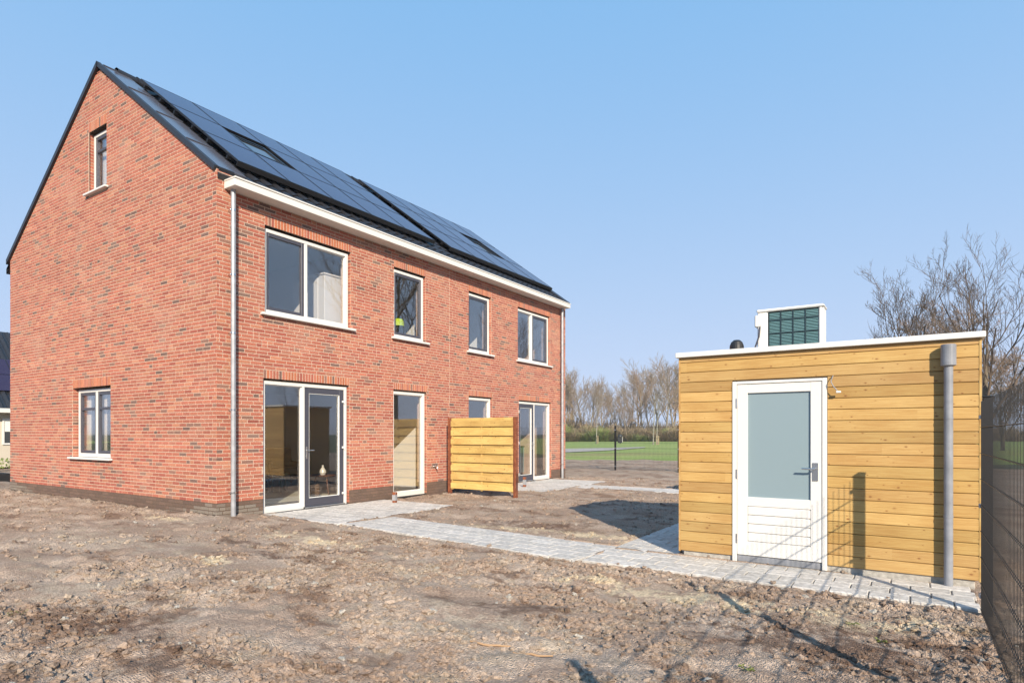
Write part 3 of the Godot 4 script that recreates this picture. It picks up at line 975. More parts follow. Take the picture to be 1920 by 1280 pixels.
	mb.box(Vector3(-DEEP + 0.301, 5.4, -6.04), Vector3(-0.302, 5.7, -5.84))
	put("partition_wall", mb.mesh(), mats["interior_white"], house)
	mb = MB.new()
	mb.box(Vector3(-4.6, 2.72, -5.84), Vector3(-4.5, 5.2, -0.3))
	mb.box(Vector3(-4.6, 2.72, -11.58), Vector3(-4.5, 5.2, -6.04))
	mb.box(Vector3(-4.5, 2.72, -3.6), Vector3(-0.31, 5.2, -3.5))
	mb.box(Vector3(-4.5, 2.72, -8.55), Vector3(-0.31, 5.2, -8.45))
	put("partition_wall", mb.mesh(), mats["interior_white"], house)
	mb = MB.new()
	mb.box(Vector3(-6.2, -0.02, -5.84), Vector3(-6.1, 2.45, -2.4))
	mb.box(Vector3(-5.0, -0.02, -8.5), Vector3(-0.31, 2.45, -8.4))
	# inner leaf of the outer walls
	var hin := []
	for h in holes: hin.append([h[0], h[1], h[2], h[3]])
	put("partition_wall", mb.mesh(), mats["interior_white"], house)
	# ---- roof
	build_roof(house, LEN)

func lintel_in(house: Node, on_facade: bool, l: Array, sd: int) -> void:
	lintel(house, l[0], l[1], l[2], l[3], sd)
	if on_facade: house.get_child(house.get_child_count() - 1).rotation.y = PI / 2

func win(house: Node, on_facade: bool, called: String, h: Array, recess: float, bays: Array, sill: bool, low := 0.075) -> void:
	window_unit(house, called, h[0], h[1], h[2], h[3], recess, bays, sill, low)
	if on_facade: house.get_child(house.get_child_count() - 1).rotation.y = PI / 2

func build_roof(house: Node, LEN: float) -> void:
	# slope frame: local x runs along the eaves (-z), local y up the slope, local z out of the roof
	var dir := Vector3(-1, 0.742, 0).normalized()
	var nrm := Vector3(0.742, 1, 0).normalized()
	var slope := base("roof", Vector3(0.0, 5.60, 0.0), 0.0, house)
	slope.transform = Transform3D(Basis(Vector3(0, 0, -1), dir, nrm), Vector3(0.0, 5.60, 0.0))
	var rise := 4.0 * sqrt(1 + 0.742 * 0.742)
	# roof deck
	var mb := MB.new()
	mb.box(Vector3(0.02, -0.12, -0.14), Vector3(LEN - 0.02, rise - 0.002, -0.06))
	put("roof_deck", mb.mesh(), mats["tile"], slope)
	# back slope in the house's axes
	mb = MB.new()
	var A := Vector3(-4.0, 8.568, 0); var B := Vector3(-8.75, 5.24, 0)
	for z in [[-0.02, -LEN + 0.02]]:
		var z0 := Vector3(0, 0, z[0]); var z1 := Vector3(0, 0, z[1]); var dn := Vector3(0, -0.12, 0)
		mb.quad(A + z0, A + z1, B + z1, B + z0)
		mb.quad(B + z0 + dn, B + z1 + dn, A + z1 + dn, A + z0 + dn)
		mb.quad(B + z0, B + z1, B + z1 + dn, B + z0 + dn)
	put("back_slope", mb.mesh(), mats["tile"], house)
	# pantiles: one mesh, laid in courses; those in view get their own node
	var tw := 0.262
	var tl := 0.345
	var tm := MB.new()
	var steps := 8
	var prof := []
	for k in steps + 1:
		var u := float(k) / steps
		var zz := 0.0
		if u < 0.45: zz = 0.034 * sin(PI * u / 0.45)
		else: zz = -0.008 * sin(PI * (u - 0.45) / 0.55)
		prof.append(Vector2(u * (tw + 0.012), zz))
	for k in steps:
		var p0: Vector2 = prof[k]; var p1: Vector2 = prof[k + 1]
		tm.quad(Vector3(p0.x, 0, p0.y), Vector3(p1.x, 0, p1.y), Vector3(p1.x, tl + 0.05, p1.y - 0.03), Vector3(p0.x, tl + 0.05, p0.y - 0.03))
		tm.quad(Vector3(p0.x, 0, p0.y - 0.022), Vector3(p1.x, 0, p1.y - 0.022), Vector3(p1.x, 0, p1.y), Vector3(p0.x, 0, p0.y))
	var tile := tm.mesh()
	var rest := MB.new()
	var count := 0
	for row in 14:
		var y := -0.16 + row * tl
		for k in 44:
			var x := 0.545 + k * tw
			if x > LEN - 0.28: continue
			var seen_tile: bool = row < 2 or k == 0 or absf(x + 0.1 - 6.1) < 0.42 or row == 13
			if seen_tile and count < 300:
				count += 1
				put("roof_tile", tile, mats["tile"], slope, Vector3(x, y, -0.022))
			else:
				var k0 := rest.v.size()
				for q in tm.v.size():
					rest.v.append(tm.v[q] + Vector3(x, y, -0.022)); rest.n.append(tm.n[q]); rest.c.append(tm.c[q]); rest.t.append(tm.t[q])
				for q in tm.i: rest.i.append(q + k0)
	var ro := put("tiles", rest.mesh(), mats["tile"], slope)
	ro.set_meta("kind", "stuff")
	# ridge tiles
	for k in 30:
		var x := 0.3 + k * 0.385
		var rb := MB.new()
		var pts := PackedVector3Array(); var rad := PackedFloat32Array()
		pts = PackedVector3Array([Vector3(0, 0, 0), Vector3(0, 0, -0.06), Vector3(0, 0, -0.4)])
		rad = PackedFloat32Array([0.115, 0.105, 0.095])
		rb.tube(pts, rad, 10)
		put("ridge_tile", rb.mesh(), mats["tile"], house, Vector3(-4.0, 8.525, -x))
	# verge flashing at the near gable, in four lengths
	for k in 4:
		var fb := MB.new()
		var y0 := 0.02 + k * 1.235
		fb.cbox(Vector3(0.036, y0, -0.03), Vector3(0.535, y0 + 1.222, 0.012), 0.005)
		fb.cbox(Vector3(0.05, y0 + 1.19, 0.0115), Vector3(0.53, y0 + 1.215, 0.03), 0.004)
		put("verge_flashing", fb.mesh(), mats["flashing"], slope)
	# verge boards, near and far
	mb = MB.new()
	mb.cbox(Vector3(-0.04, -0.01, -0.062), Vector3(0.035, rise + 0.02, 0.022), 0.006)
	mb.cbox(Vector3(0.036, -0.03, -0.06), Vector3(0.3, 0.012, 0.02), 0.006)
	put("verge_board", mb.mesh(), mats["trim_black"], slope)
	mb = MB.new()
	mb.cbox(Vector3(LEN - 0.3, -0.16, -0.13), Vector3(LEN + 0.05, rise + 0.03, 0.03), 0.008)
	put("verge_board", mb.mesh(), mats["trim_black"], slope)
	mb = MB.new()
	var e := Vector3(0, 0, 0.05); var f := Vector3(0, 0, -0.03); var up := Vector3(0, 0.03, 0); var dn := Vector3(0, -0.08, 0)
	var a := Vector3(-4.0, 8.568, 0); var b := Vector3(-8.55, 5.383, 0)
	mb.quad(b + e + dn, a + e + dn, a + e + up, b + e + up)
	mb.quad(b + e + up, a + e + up, a + f + up, b + f + up)
	mb.quad(b + f + dn, a + f + dn, a + e + dn, b + e + dn)
	mb.quad(b + f + dn, b + e + dn, b + e + up, b + f + up)
	put("verge_board", mb.mesh(), mats["trim_black"], house)
	# solar panels: two fields of five by three, a roof window in each
	for fld in [[0.60, 1], [6.40, 3]]:
		for col in 5:
			for row in 3:
				if row == 1 and col == fld[1]: continue
				var x: float = fld[0] + col * 1.04
				var y := 0.50 + row * 1.375
				var p := base("solar_panel", Vector3(x, y, 0.09), 0.0, slope)
				var fb := MB.new()
				ring(fb, 0.0, 1.022, 0.0, 1.357, 0.012, 0.0, 0.04, -1.0, 0.002)
				fb.quad(Vector3(0.01, 1.345, 0.004), Vector3(1.01, 1.345, 0.004), Vector3(1.01, 0.01, 0.004), Vector3(0.01, 0.01, 0.004))
				put("panel_frame", fb.mesh(), mats["solar_frame"], p)
				var cb := MB.new()
				cb.quad(Vector3(0.01, 0.01, 0.036), Vector3(1.012, 0.01, 0.036), Vector3(1.012, 1.347, 0.036), Vector3(0.01, 1.347, 0.036))
				put("cells", cb.mesh(), mats["solar_cell"], p)
		# rails under the field
		var rb := MB.new()
		for row in 3:
			for yy in [0.3, 1.05]:
				rb.box(Vector3(fld[0] - 0.04, 0.50 + row * 1.375 + yy - 0.02, 0.03), Vector3(fld[0] + 5.22, 0.50 + row * 1.375 + yy + 0.02, 0.088))
		rb.box(Vector3(fld[0] - 0.02, 0.48, 0.035), Vector3(fld[0] + 5.2, 0.492, 0.125))
		put("panel_rail", rb.mesh(), mats["solar_frame"], slope)
		# roof window
		var wx: float = fld[0] + fld[1] * 1.04 + 0.1
		var w := base("roof_window", Vector3(wx, 1.98, 0.02), 0.0, slope)
		var fb2 := MB.new()
		ring(fb2, 0.0, 0.84, 0.0, 1.14, 0.07, -0.05, 0.075)
		put("frame", fb2.mesh(), mats["solar_frame"], w)
		var gb := MB.new()
		gb.quad(Vector3(0.06, 0.06, 0.05), Vector3(0.78, 0.06, 0.05), Vector3(0.78, 1.08, 0.05), Vector3(0.06, 1.08, 0.05))
		put("pane", gb.mesh(), mat("dark_glass", lin(0.05, 0.055, 0.06), 0.05), w)
	# gutter along the eaves
	mb = MB.new()
	mb.cbox(Vector3(0.003, 5.285, 0.13), Vector3(0.30, 5.40, 11.66), 0.006)
	mb.cbox(Vector3(0.004, 5.401, 0.125), Vector3(0.315, 5.43, 11.67), 0.006)
	for q in mb.v.size():
		mb.v[q].z = -mb.v[q].z
		mb.n[q].z = -mb.n[q].z
	for q in mb.i.size() / 3:
		var s := mb.i[q * 3]
		mb.i[q * 3] = mb.i[q * 3 + 1]
		mb.i[q * 3 + 1] = s
	put("gutter", mb.mesh(), mats["white_gutter"], house)
	# downpipes
	for z in [-0.235, -11.5]:
		var p := base("downpipe", Vector3(0.095, 0, z), 0.0, house)
		mb = MB.new()
		mb.tube(PackedVector3Array([Vector3(0, -0.12, 0), Vector3(0, 5.29, 0)]), PackedFloat32Array([0.04, 0.04]), 14)
		put("pipe", mb.mesh(), mats["zinc"], p)
		for y in [0.35, 1.7, 2.95, 3.9, 4.95]:
			mb = MB.new()
			mb.tube(PackedVector3Array([Vector3(0, y - 0.015, 0), Vector3(0, y + 0.015, 0)]), PackedFloat32Array([0.044, 0.044]), 14, true)
			mb.rod(Vector3(-0.09, y, 0.03), Vector3(0, y, 0.045), 0.006)
			mb.cbox(Vector3(-0.012, y - 0.012, 0.04), Vector3(0.012, y + 0.012, 0.062), 0.003)
			put("bracket", mb.mesh(), mats["steel"], p)


# ---------------------------------------------------------------- rooms behind the glass
func build_interior() -> void:
	var st := base("stool", Vector3(-2.6, -0.02, -3.0), 0.3)
	st.scale = Vector3(1.25, 1.0, 1.25)
	tag(st, "round dark green wooden stool behind the fixed pane beside the garden door", "stool")
	var mb := MB.new()
	mb.lathe(Vector3(0, 0.40, 0), PackedVector2Array([Vector2(0.0, 0), Vector2(0.2, 0), Vector2(0.215, 0.02), Vector2(0.21, 0.045), Vector2(0, 0.05)]), 20)
	put("seat", mb.mesh(), mat("stool_green", lin(0.05, 0.06, 0.04), 0.5), st)
	for k in 4:
		var a := TAU * k / 4 + 0.5
		mb = MB.new()
		mb.tube(PackedVector3Array([Vector3(cos(a) * 0.19, 0, sin(a) * 0.19), Vector3(cos(a) * 0.13, 0.41, sin(a) * 0.13)]), PackedFloat32Array([0.014, 0.02]), 8, true)
		put("leg", mb.mesh(), mats["stool_green"], st)
	var ba := base("wicker_basket", Vector3(-0.85, -0.01, -2.5), 0.0)
	tag(ba, "brown woven wicker basket on the floor inside the garden door", "basket")
	for k in 9:
		mb = MB.new()
		var pts := PackedVector3Array(); var rad := PackedFloat32Array()
		for q in 21:
			var a := TAU * q / 20
			var r := 0.165 + 0.03 * sin(PI * k / 9.0) + 0.004 * (q % 2)
			pts.append(Vector3(cos(a) * r, 0.02 + k * 0.032, sin(a) * r)); rad.append(0.018)
		mb.tube(pts, rad, 5)
		put("woven_band", mb.mesh(), mat("wicker", lin(0.2, 0.12, 0.06), 0.8), ba)
	mb = MB.new()
	mb.lathe(Vector3.ZERO, PackedVector2Array([Vector2(0.0, 0.005), Vector2(0.165, 0.005), Vector2(0.185, 0.15), Vector2(0.16, 0.29)]), 16)
	put("lining", mb.mesh(), mats["interior_dark"], ba)
	var tb := base("side_table", Vector3(-1.9, -0.02, -4.6), 0.0)
	tag(tb, "low brown wooden table on tapered legs inside the garden door", "table")
	tb.position = Vector3(-1.25, -0.02, -3.18)
	mb = MB.new()
	mb.lathe(Vector3(0, 0.42, 0), PackedVector2Array([Vector2(0.0, 0), Vector2(0.26, 0), Vector2(0.27, 0.015), Vector2(0.26, 0.03), Vector2(0, 0.032)]), 24)
	put("tabletop", mb.mesh(), mats["dark_wood"], tb)
	for k in 3:
		var a := TAU * k / 3 + 0.2
		mb = MB.new()
		mb.tube(PackedVector3Array([Vector3(cos(a) * 0.24, 0, sin(a) * 0.24), Vector3(cos(a) * 0.14, 0.425, sin(a) * 0.14)]), PackedFloat32Array([0.011, 0.019]), 8, true)
		put("leg", mb.mesh(), mats["dark_wood"], tb)
	mb = MB.new()
	mb.lathe(Vector3.ZERO, PackedVector2Array([Vector2(0.0, 0), Vector2(0.05, 0), Vector2(0.075, 0.05), Vector2(0.06, 0.11), Vector2(0.022, 0.16), Vector2(0.02, 0.2), Vector2(0.028, 0.21)]), 18)
	var vs := put("vase", mb.mesh(), mat("ceramic", lin(0.7, 0.68, 0.6), 0.3), self, Vector3(-1.2, 0.432, -3.13))
	tag(vs, "small white ceramic vase on the low brown table", "vase")
	var ch := base("armchair", Vector3(-4.6, -0.02, -4.6), 1.2)
	tag(ch, "dark brown armchair in the shade of the living room", "armchair")
	mb = MB.new(); mb.cbox(Vector3(-0.35, 0.25, -0.35), Vector3(0.35, 0.45, 0.35), 0.03); put("seat", mb.mesh(), mats["interior_dark"], ch)
	mb = MB.new(); mb.cbox(Vector3(-0.35, 0.4, -0.42), Vector3(0.35, 0.95, -0.28), 0.03); put("backrest", mb.mesh(), mats["interior_dark"], ch)
	for s in [-1, 1]:
		mb = MB.new(); mb.cbox(Vector3(s * 0.36 - 0.05, 0.15, -0.35), Vector3(s * 0.36 + 0.05, 0.6, 0.35), 0.02); put("armrest", mb.mesh(), mats["dark_wood"], ch)
		for q in [-0.28, 0.28]:
			mb = MB.new(); mb.cbox(Vector3(s * 0.33 - 0.02, 0.0, q - 0.02), Vector3(s * 0.33 + 0.02, 0.26, q + 0.02), 0.004); put("leg", mb.mesh(), mats["dark_wood"], ch)
	mb = MB.new(); mb.cbox(Vector3(-3.0, -0.0195, -3.45), Vector3(-0.9, -0.008, -1.4), 0.003)
	var rg := put("rug", mb.mesh(), mat("rug", lin(0.45, 0.43, 0.33), 0.95)); tag(rg, "pale green woven rug on the living room floor", "rug")
	# kitchen of the farther house
	var ki := base("kitchen_cabinet", Vector3(-1.6, -0.02, -10.9), 0.0)
	tag(ki, "mint green kitchen cabinet behind the farther garden door", "cabinet")
	mb = MB.new(); mb.cbox(Vector3(-0.45, 0.08, -0.3), Vector3(0.45, 0.9, 0.3), 0.004); put("carcass", mb.mesh(), mat("mint", lin(0.42, 0.58, 0.54), 0.5), ki)
	mb = MB.new(); mb.cbox(Vector3(-0.47, 0.901, -0.32), Vector3(0.47, 0.94, 0.32), 0.004); put("worktop", mb.mesh(), mats["dark_wood"], ki)
	mb = MB.new(); mb.cbox(Vector3(-0.43, 0.0, -0.26), Vector3(0.43, 0.079, 0.26), 0.002); put("kick_board", mb.mesh(), mats["interior_dark"], ki)
	mb = MB.new(); mb.rod(Vector3(0.47, 0.75, -0.1), Vector3(0.47, 0.75, 0.1), 0.008); put("handle", mb.mesh(), mats["steel"], ki)
	# upstairs
	var lp := base("pendant_lamp", Vector3(-0.6, 3.55, -4.8))
	tag(lp, "lime green pendant lampshade behind the narrow upstairs window", "lamp")
	mb = MB.new()
	mb.lathe(Vector3(0, 0.25, 0), PackedVector2Array([Vector2(0.14, 0), Vector2(0.135, 0.09), Vector2(0.1, 0.16), Vector2(0.02, 0.18)]), 20)
	put("lamp_shade", mb.mesh(), mat("lime", lin(0.45, 0.62, 0.02), 0.5), lp)
	mb = MB.new(); mb.rod(Vector3(0, 0.43, 0), Vector3(0, 1.65, 0), 0.004, 5); put("cord", mb.mesh(), mats["black_rubber"], lp)
	var wd := base("wardrobe", Vector3(-0.75, 2.72, -2.95), 0.0)
	tag(wd, "white wardrobe beside the wide upstairs window", "wardrobe")
	mb = MB.new(); mb.cbox(Vector3(-0.4, 0, -0.5), Vector3(0.35, 1.75, 0.45), 0.006); put("carcass", mb.mesh(), mats["white_paint"], wd)
	mb = MB.new(); mb.cbox(Vector3(-0.42, 1.752, -0.52), Vector3(0.37, 1.79, 0.47), 0.006); put("cornice", mb.mesh(), mats["white_paint"], wd)
	for s in [-1, 1]:
		mb = MB.new(); mb.cbox(Vector3(-0.2 + s * 0.19 - 0.18, 0.05, 0.451), Vector3(-0.2 + s * 0.19 + 0.18, 1.7, 0.468), 0.004); put("door", mb.mesh(), mats["white_paint"], wd)
	# curtains: hung just inside the gable panes
	for q in [[-5.155, -4.88, 0.86, 2.2, "cream curtain in the pane farther from the corner of the ground floor gable window"], [-4.47, -4.2, 0.86, 2.2, "cream curtain in the pane nearer the corner of the ground floor gable window"], [-4.445, -4.14, 6.12, 7.28, "cream curtain in the small attic gable window"]]:
		mb = MB.new()
		var prev := Vector3.ZERO
		for k in 25:
			var x := lerpf(q[0], q[1], k / 24.0)
			var p := Vector3(x, 0, -0.232 + 0.014 * sin(k * 1.7))
			if k > 0: mb.quad(prev + Vector3(0, q[2], 0), p + Vector3(0, q[2], 0), p + Vector3(0, q[3], 0), prev + Vector3(0, q[3], 0))
			prev = p
		var c := put("curtain", mb.mesh(), mats["curtain"])
		tag(c, q[4], "curtain", "curtains in the gable windows")


# ---------------------------------------------------------------- sheds
func plank(parent: Node, called: String, x0: float, x1: float, y0: float, y1: float, zf: float, thick: float, material: Material, strips: int, span: float, r: RandomNumberGenerator, ch := 0.0055) -> MeshInstance3D:
	var st := r.randi_range(0, strips - 1)
	var uo := r.randf()
	var mb := MB.new()
	var tone := r.randf_range(0.74, 1.03)
	mb.col = Color(tone, tone * r.randf_range(0.96, 1.0), tone * r.randf_range(0.9, 1.0))
	var prof := [Vector2(y0, zf - thick), Vector2(y0, zf - ch), Vector2(y0 + ch, zf), Vector2(y1 - ch, zf), Vector2(y1, zf - ch), Vector2(y1, zf - thick)]
	var vv := func(y: float) -> float: return (st + 0.04 + 0.92 * (1.0 - (y - y0) / (y1 - y0))) / strips
	for k in 5:
		var a: Vector2 = prof[k]; var b: Vector2 = prof[k + 1]
		mb.quad(Vector3(x0, a.x, a.y), Vector3(x1, a.x, a.y), Vector3(x1, b.x, b.y), Vector3(x0, b.x, b.y),
			[Vector2(uo, vv.call(a.x)), Vector2(uo + (x1 - x0) / span, vv.call(a.x)), Vector2(uo + (x1 - x0) / span, vv.call(b.x)), Vector2(uo, vv.call(b.x))])
	for e in [x0, x1]:
		var uvs := [Vector2(uo, vv.call(y0)), Vector2(uo + 0.01, vv.call(y0)), Vector2(uo + 0.01, vv.call(y1)), Vector2(uo, vv.call(y1))]
		if e == x0: mb.quad(Vector3(e, y0, zf - thick), Vector3(e, y0, zf - ch), Vector3(e, y1, zf - ch), Vector3(e, y1, zf - thick), uvs)
		else: mb.quad(Vector3(e, y0, zf - ch), Vector3(e, y0, zf - thick), Vector3(e, y1, zf - thick), Vector3(e, y1, zf - ch), uvs)
	return put(called, mb.mesh(), material, parent)

func build_shed(at: Vector3, near: bool) -> void:
	var r := RandomNumberGenerator.new()
	r.seed = 31 if near else 32
	var W := 2.735
	var D := 1.86
	var top := 2.252
	var low := 0.055
	var shed := base("wooden_shed", at)
	tag(shed, "honey coloured timber shed with white door and flat white edged roof" if near else "second timber shed behind the nearer one beside the far path", "shed", "garden sheds")
	var mb := MB.new()
	mb.cbox(Vector3(0.03, -0.05, -D + 0.03), Vector3(W - 0.03, low + 0.01, -0.022), 0.006)
	mb.col = Color(0.5, 0.48, 0.44)
	for q in mb.c.size(): mb.c[q] = Color(0.5, 0.48, 0.44)
	put("concrete_base", mb.mesh(), mats["concrete"], shed)
	# core behind the boards
	mb = MB.new()
	var door := [0.578, 1.505, 0.0, 1.955]
	slab(mb, 0.025, W - 0.025, low + 0.012, top, -D + 0.03, -0.028, [[door[0], door[1], -1.0, door[3]]] if near else [])
	put("core", mb.mesh(), mats["interior_dark"], shed)
	var front := base("front_wall", Vector3.ZERO, 0.0, shed)
	var pitch := 0.1127
	var y := low
	while y < top - 0.01:
		var y1 := minf(y + pitch - 0.004, top)
		if near and y < door[3]:
			plank(front, "plank", 0.0, door[0] - 0.004, y, y1, 0.0, 0.024, mats["cladding"], 9, 3.0, r)
			plank(front, "plank", door[1] + 0.004, W, y, y1, 0.0, 0.024, mats["cladding"], 9, 3.0, r)
		else:
			plank(front, "plank", 0.0, W, y, y1, 0.0, 0.024, mats["cladding"], 9, 3.0, r)
		y += pitch
	for s in [[Vector3(0.0, 0, -D + 0.03), -PI / 2, D - 0.06], [Vector3(W, 0, -0.03), PI / 2, D - 0.06], [Vector3(W - 0.03, 0, -D + 0.004), PI, W - 0.06]]:
		var side := base("side_wall", s[0], s[1], shed)
		y = low
		while y < top - 0.01:
			plank(side, "plank", 0.0, s[2], y, minf(y + pitch - 0.004, top), 0.0, 0.024, mats["cladding"], 9, 3.0, r)
			y += pitch
	# corner boards
	for x in [-0.018, W]:
		var cb := plank(shed, "corner_board", x, x + 0.018, low - 0.01, top, 0.004, 0.075, mats["cladding"], 9, 3.0, r, 0.002)
		cb.name = "corner_board" if x < 0 else "corner_board_001"
	mb = MB.new()
	ring_flat(mb, -0.045, W + 0.045, -D - 0.045, 0.045, 0.1, top + 0.002, top + 0.057)
	put("roof_edge", mb.mesh(), mats["white_paint"], shed)
	mb = MB.new()
	mb.box(Vector3(0.05, top + 0.003, -D + 0.05), Vector3(W - 0.05, top + 0.03, -0.05))
	put("roof_sheet", mb.mesh(), mats["roof_felt"], shed)
	if not near: return
	# door
	mb = MB.new()
	mb.cbox(Vector3(door[0], 0.0, -0.09), Vector3(door[0] + 0.045, door[3], 0.012), 0.003)
	mb.cbox(Vector3(door[1] - 0.045, 0.0, -0.09), Vector3(door[1], door[3], 0.012), 0.003)
	mb.cbox(Vector3(door[0] + 0.044, door[3] - 0.03, -0.09), Vector3(door[1] - 0.044, door[3] - 0.0005, 0.0112), 0.003)
	put("door_frame", mb.mesh(), mats["white_paint"], shed)
	var leaf := base("door", Vector3.ZERO, 0.0, shed)
	var dx0: float = door[0] + 0.048; var dx1: float = door[1] - 0.048
	var dy0 := 0.075; var dy1: float = door[3] - 0.034
	var gx0 := 0.735; var gx1 := 1.352; var gy0 := 0.705; var gy1 := 1.825
	mb = MB.new()
	mb.cbox(Vector3(dx0, dy0, -0.05), Vector3(gx0, dy1, 0.002), 0.003)
	mb.cbox(Vector3(gx1, dy0, -0.05), Vector3(dx1, dy1, 0.002), 0.003)
	mb.cbox(Vector3(gx0 - 0.001, gy1, -0.05), Vector3(gx1 + 0.001, dy1 - 0.0005, 0.0012), 0.003)
	mb.cbox(Vector3(gx0 - 0.001, 0.607, -0.05), Vector3(gx1 + 0.001, gy0, 0.0012), 0.003)
	mb.cbox(Vector3(gx0 - 0.001, dy0 + 0.0005, -0.05), Vector3(gx1 + 0.001, 0.226, 0.0012), 0.003)
	put("stile", mb.mesh(), mats["white_paint"], leaf)
	for k in 4:
		mb = MB.new()
		mb.cbox(Vector3(gx0 + 0.001, 0.229 + k * 0.0945, -0.045), Vector3(gx1 - 0.001, 0.229 + (k + 1) * 0.0945 - 0.004, 0.0005), 0.006)
		put("lower_board", mb.mesh(), mats["white_paint"], leaf)
	mb = MB.new()
	mb.quad(Vector3(gx0 - 0.002, gy0 - 0.002, -0.022), Vector3(gx1 + 0.002, gy0 - 0.002, -0.022), Vector3(gx1 + 0.002, gy1 + 0.002, -0.022), Vector3(gx0 - 0.002, gy1 + 0.002, -0.022))
	put("frosted_pane", mb.mesh(), mats["frosted"], leaf)
	mb = MB.new()
	mb.cbox(Vector3(1.372, 0.905, 0.0025), Vector3(1.424, 1.09, 0.012), 0.002)
	mb.rod(Vector3(1.398, 1.03, 0.012), Vector3(1.398, 1.03, 0.06), 0.01)
	mb.tube(PackedVector3Array([Vector3(1.398, 1.03, 0.056), Vector3(1.37, 1.03, 0.06), Vector3(1.275, 1.03, 0.06)]), PackedFloat32Array([0.01, 0.01, 0.01]), 8, true)
	put("handle", mb.mesh(), mats["steel"], leaf)
	for hy in [0.25, 0.95, 1.72]:
		mb = MB.new()
		mb.rod(Vector3(dx0 - 0.002, hy - 0.05, 0.012), Vector3(dx0 - 0.002, hy + 0.05, 0.012), 0.009)
		put("hinge", mb.mesh(), mats["steel"], leaf)
	mb = MB.new()
	mb.cbox(Vector3(door[0] + 0.046, 0.0, -0.1), Vector3(door[1] - 0.046, 0.068, -0.012), 0.004)
	put("threshold", mb.mesh(), mats["plastic_grey"], shed)
	# rainwater pipe with hopper on the front
	var pipe := base("downpipe", Vector3(2.505, 0, 0.062), 0.0, shed)
	mb = MB.new()
	mb.tube(PackedVector3Array([Vector3(0, -0.03, 0), Vector3(0, 2.0, 0)]), PackedFloat32Array([0.036, 0.036]), 18)
	put("pipe", mb.mesh(), mats["plastic_grey"], pipe)
	mb = MB.new()
	mb.lathe(Vector3(0, 2.0, 0), PackedVector2Array([Vector2(0.036, 0.0), Vector2(0.052, 0.008), Vector2(0.06, 0.012), Vector2(0.06, 0.2), Vector2(0.054, 0.204), Vector2(0.05, 0.15), Vector2(0.0, 0.15)]), 24)
	put("hopper", mb.mesh(), mats["plastic_grey"], pipe)
	for yy in [0.62, 1.52]:
		mb = MB.new()
		mb.tube(PackedVector3Array([Vector3(0, yy, 0), Vector3(0, yy + 0.022, 0)]), PackedFloat32Array([0.0385, 0.0385]), 18, true)
		mb.rod(Vector3(0, yy + 0.01, -0.06), Vector3(0, yy + 0.01, -0.03), 0.008)
		put("bracket", mb.mesh(), mats["plastic_grey"], pipe)

func ring_flat(mb: MB, x0: float, x1: float, z0: float, z1: float, w: float, y0: float, y1: float) -> void:
	mb.cbox(Vector3(x0, y0, z1 - w), Vector3(x1, y1, z1), 0.004)
	mb.cbox(Vector3(x0, y0, z0), Vector3(x1, y1, z0 + w), 0.004)
	mb.cbox(Vector3(x0, y0, z0 + w - 0.001), Vector3(x0 + w, y1 - 0.0006, z1 - w + 0.001), 0.004)
	mb.cbox(Vector3(x1 - w, y0, z0 + w - 0.001), Vector3(x1, y1 - 0.0006, z1 - w + 0.001), 0.004)

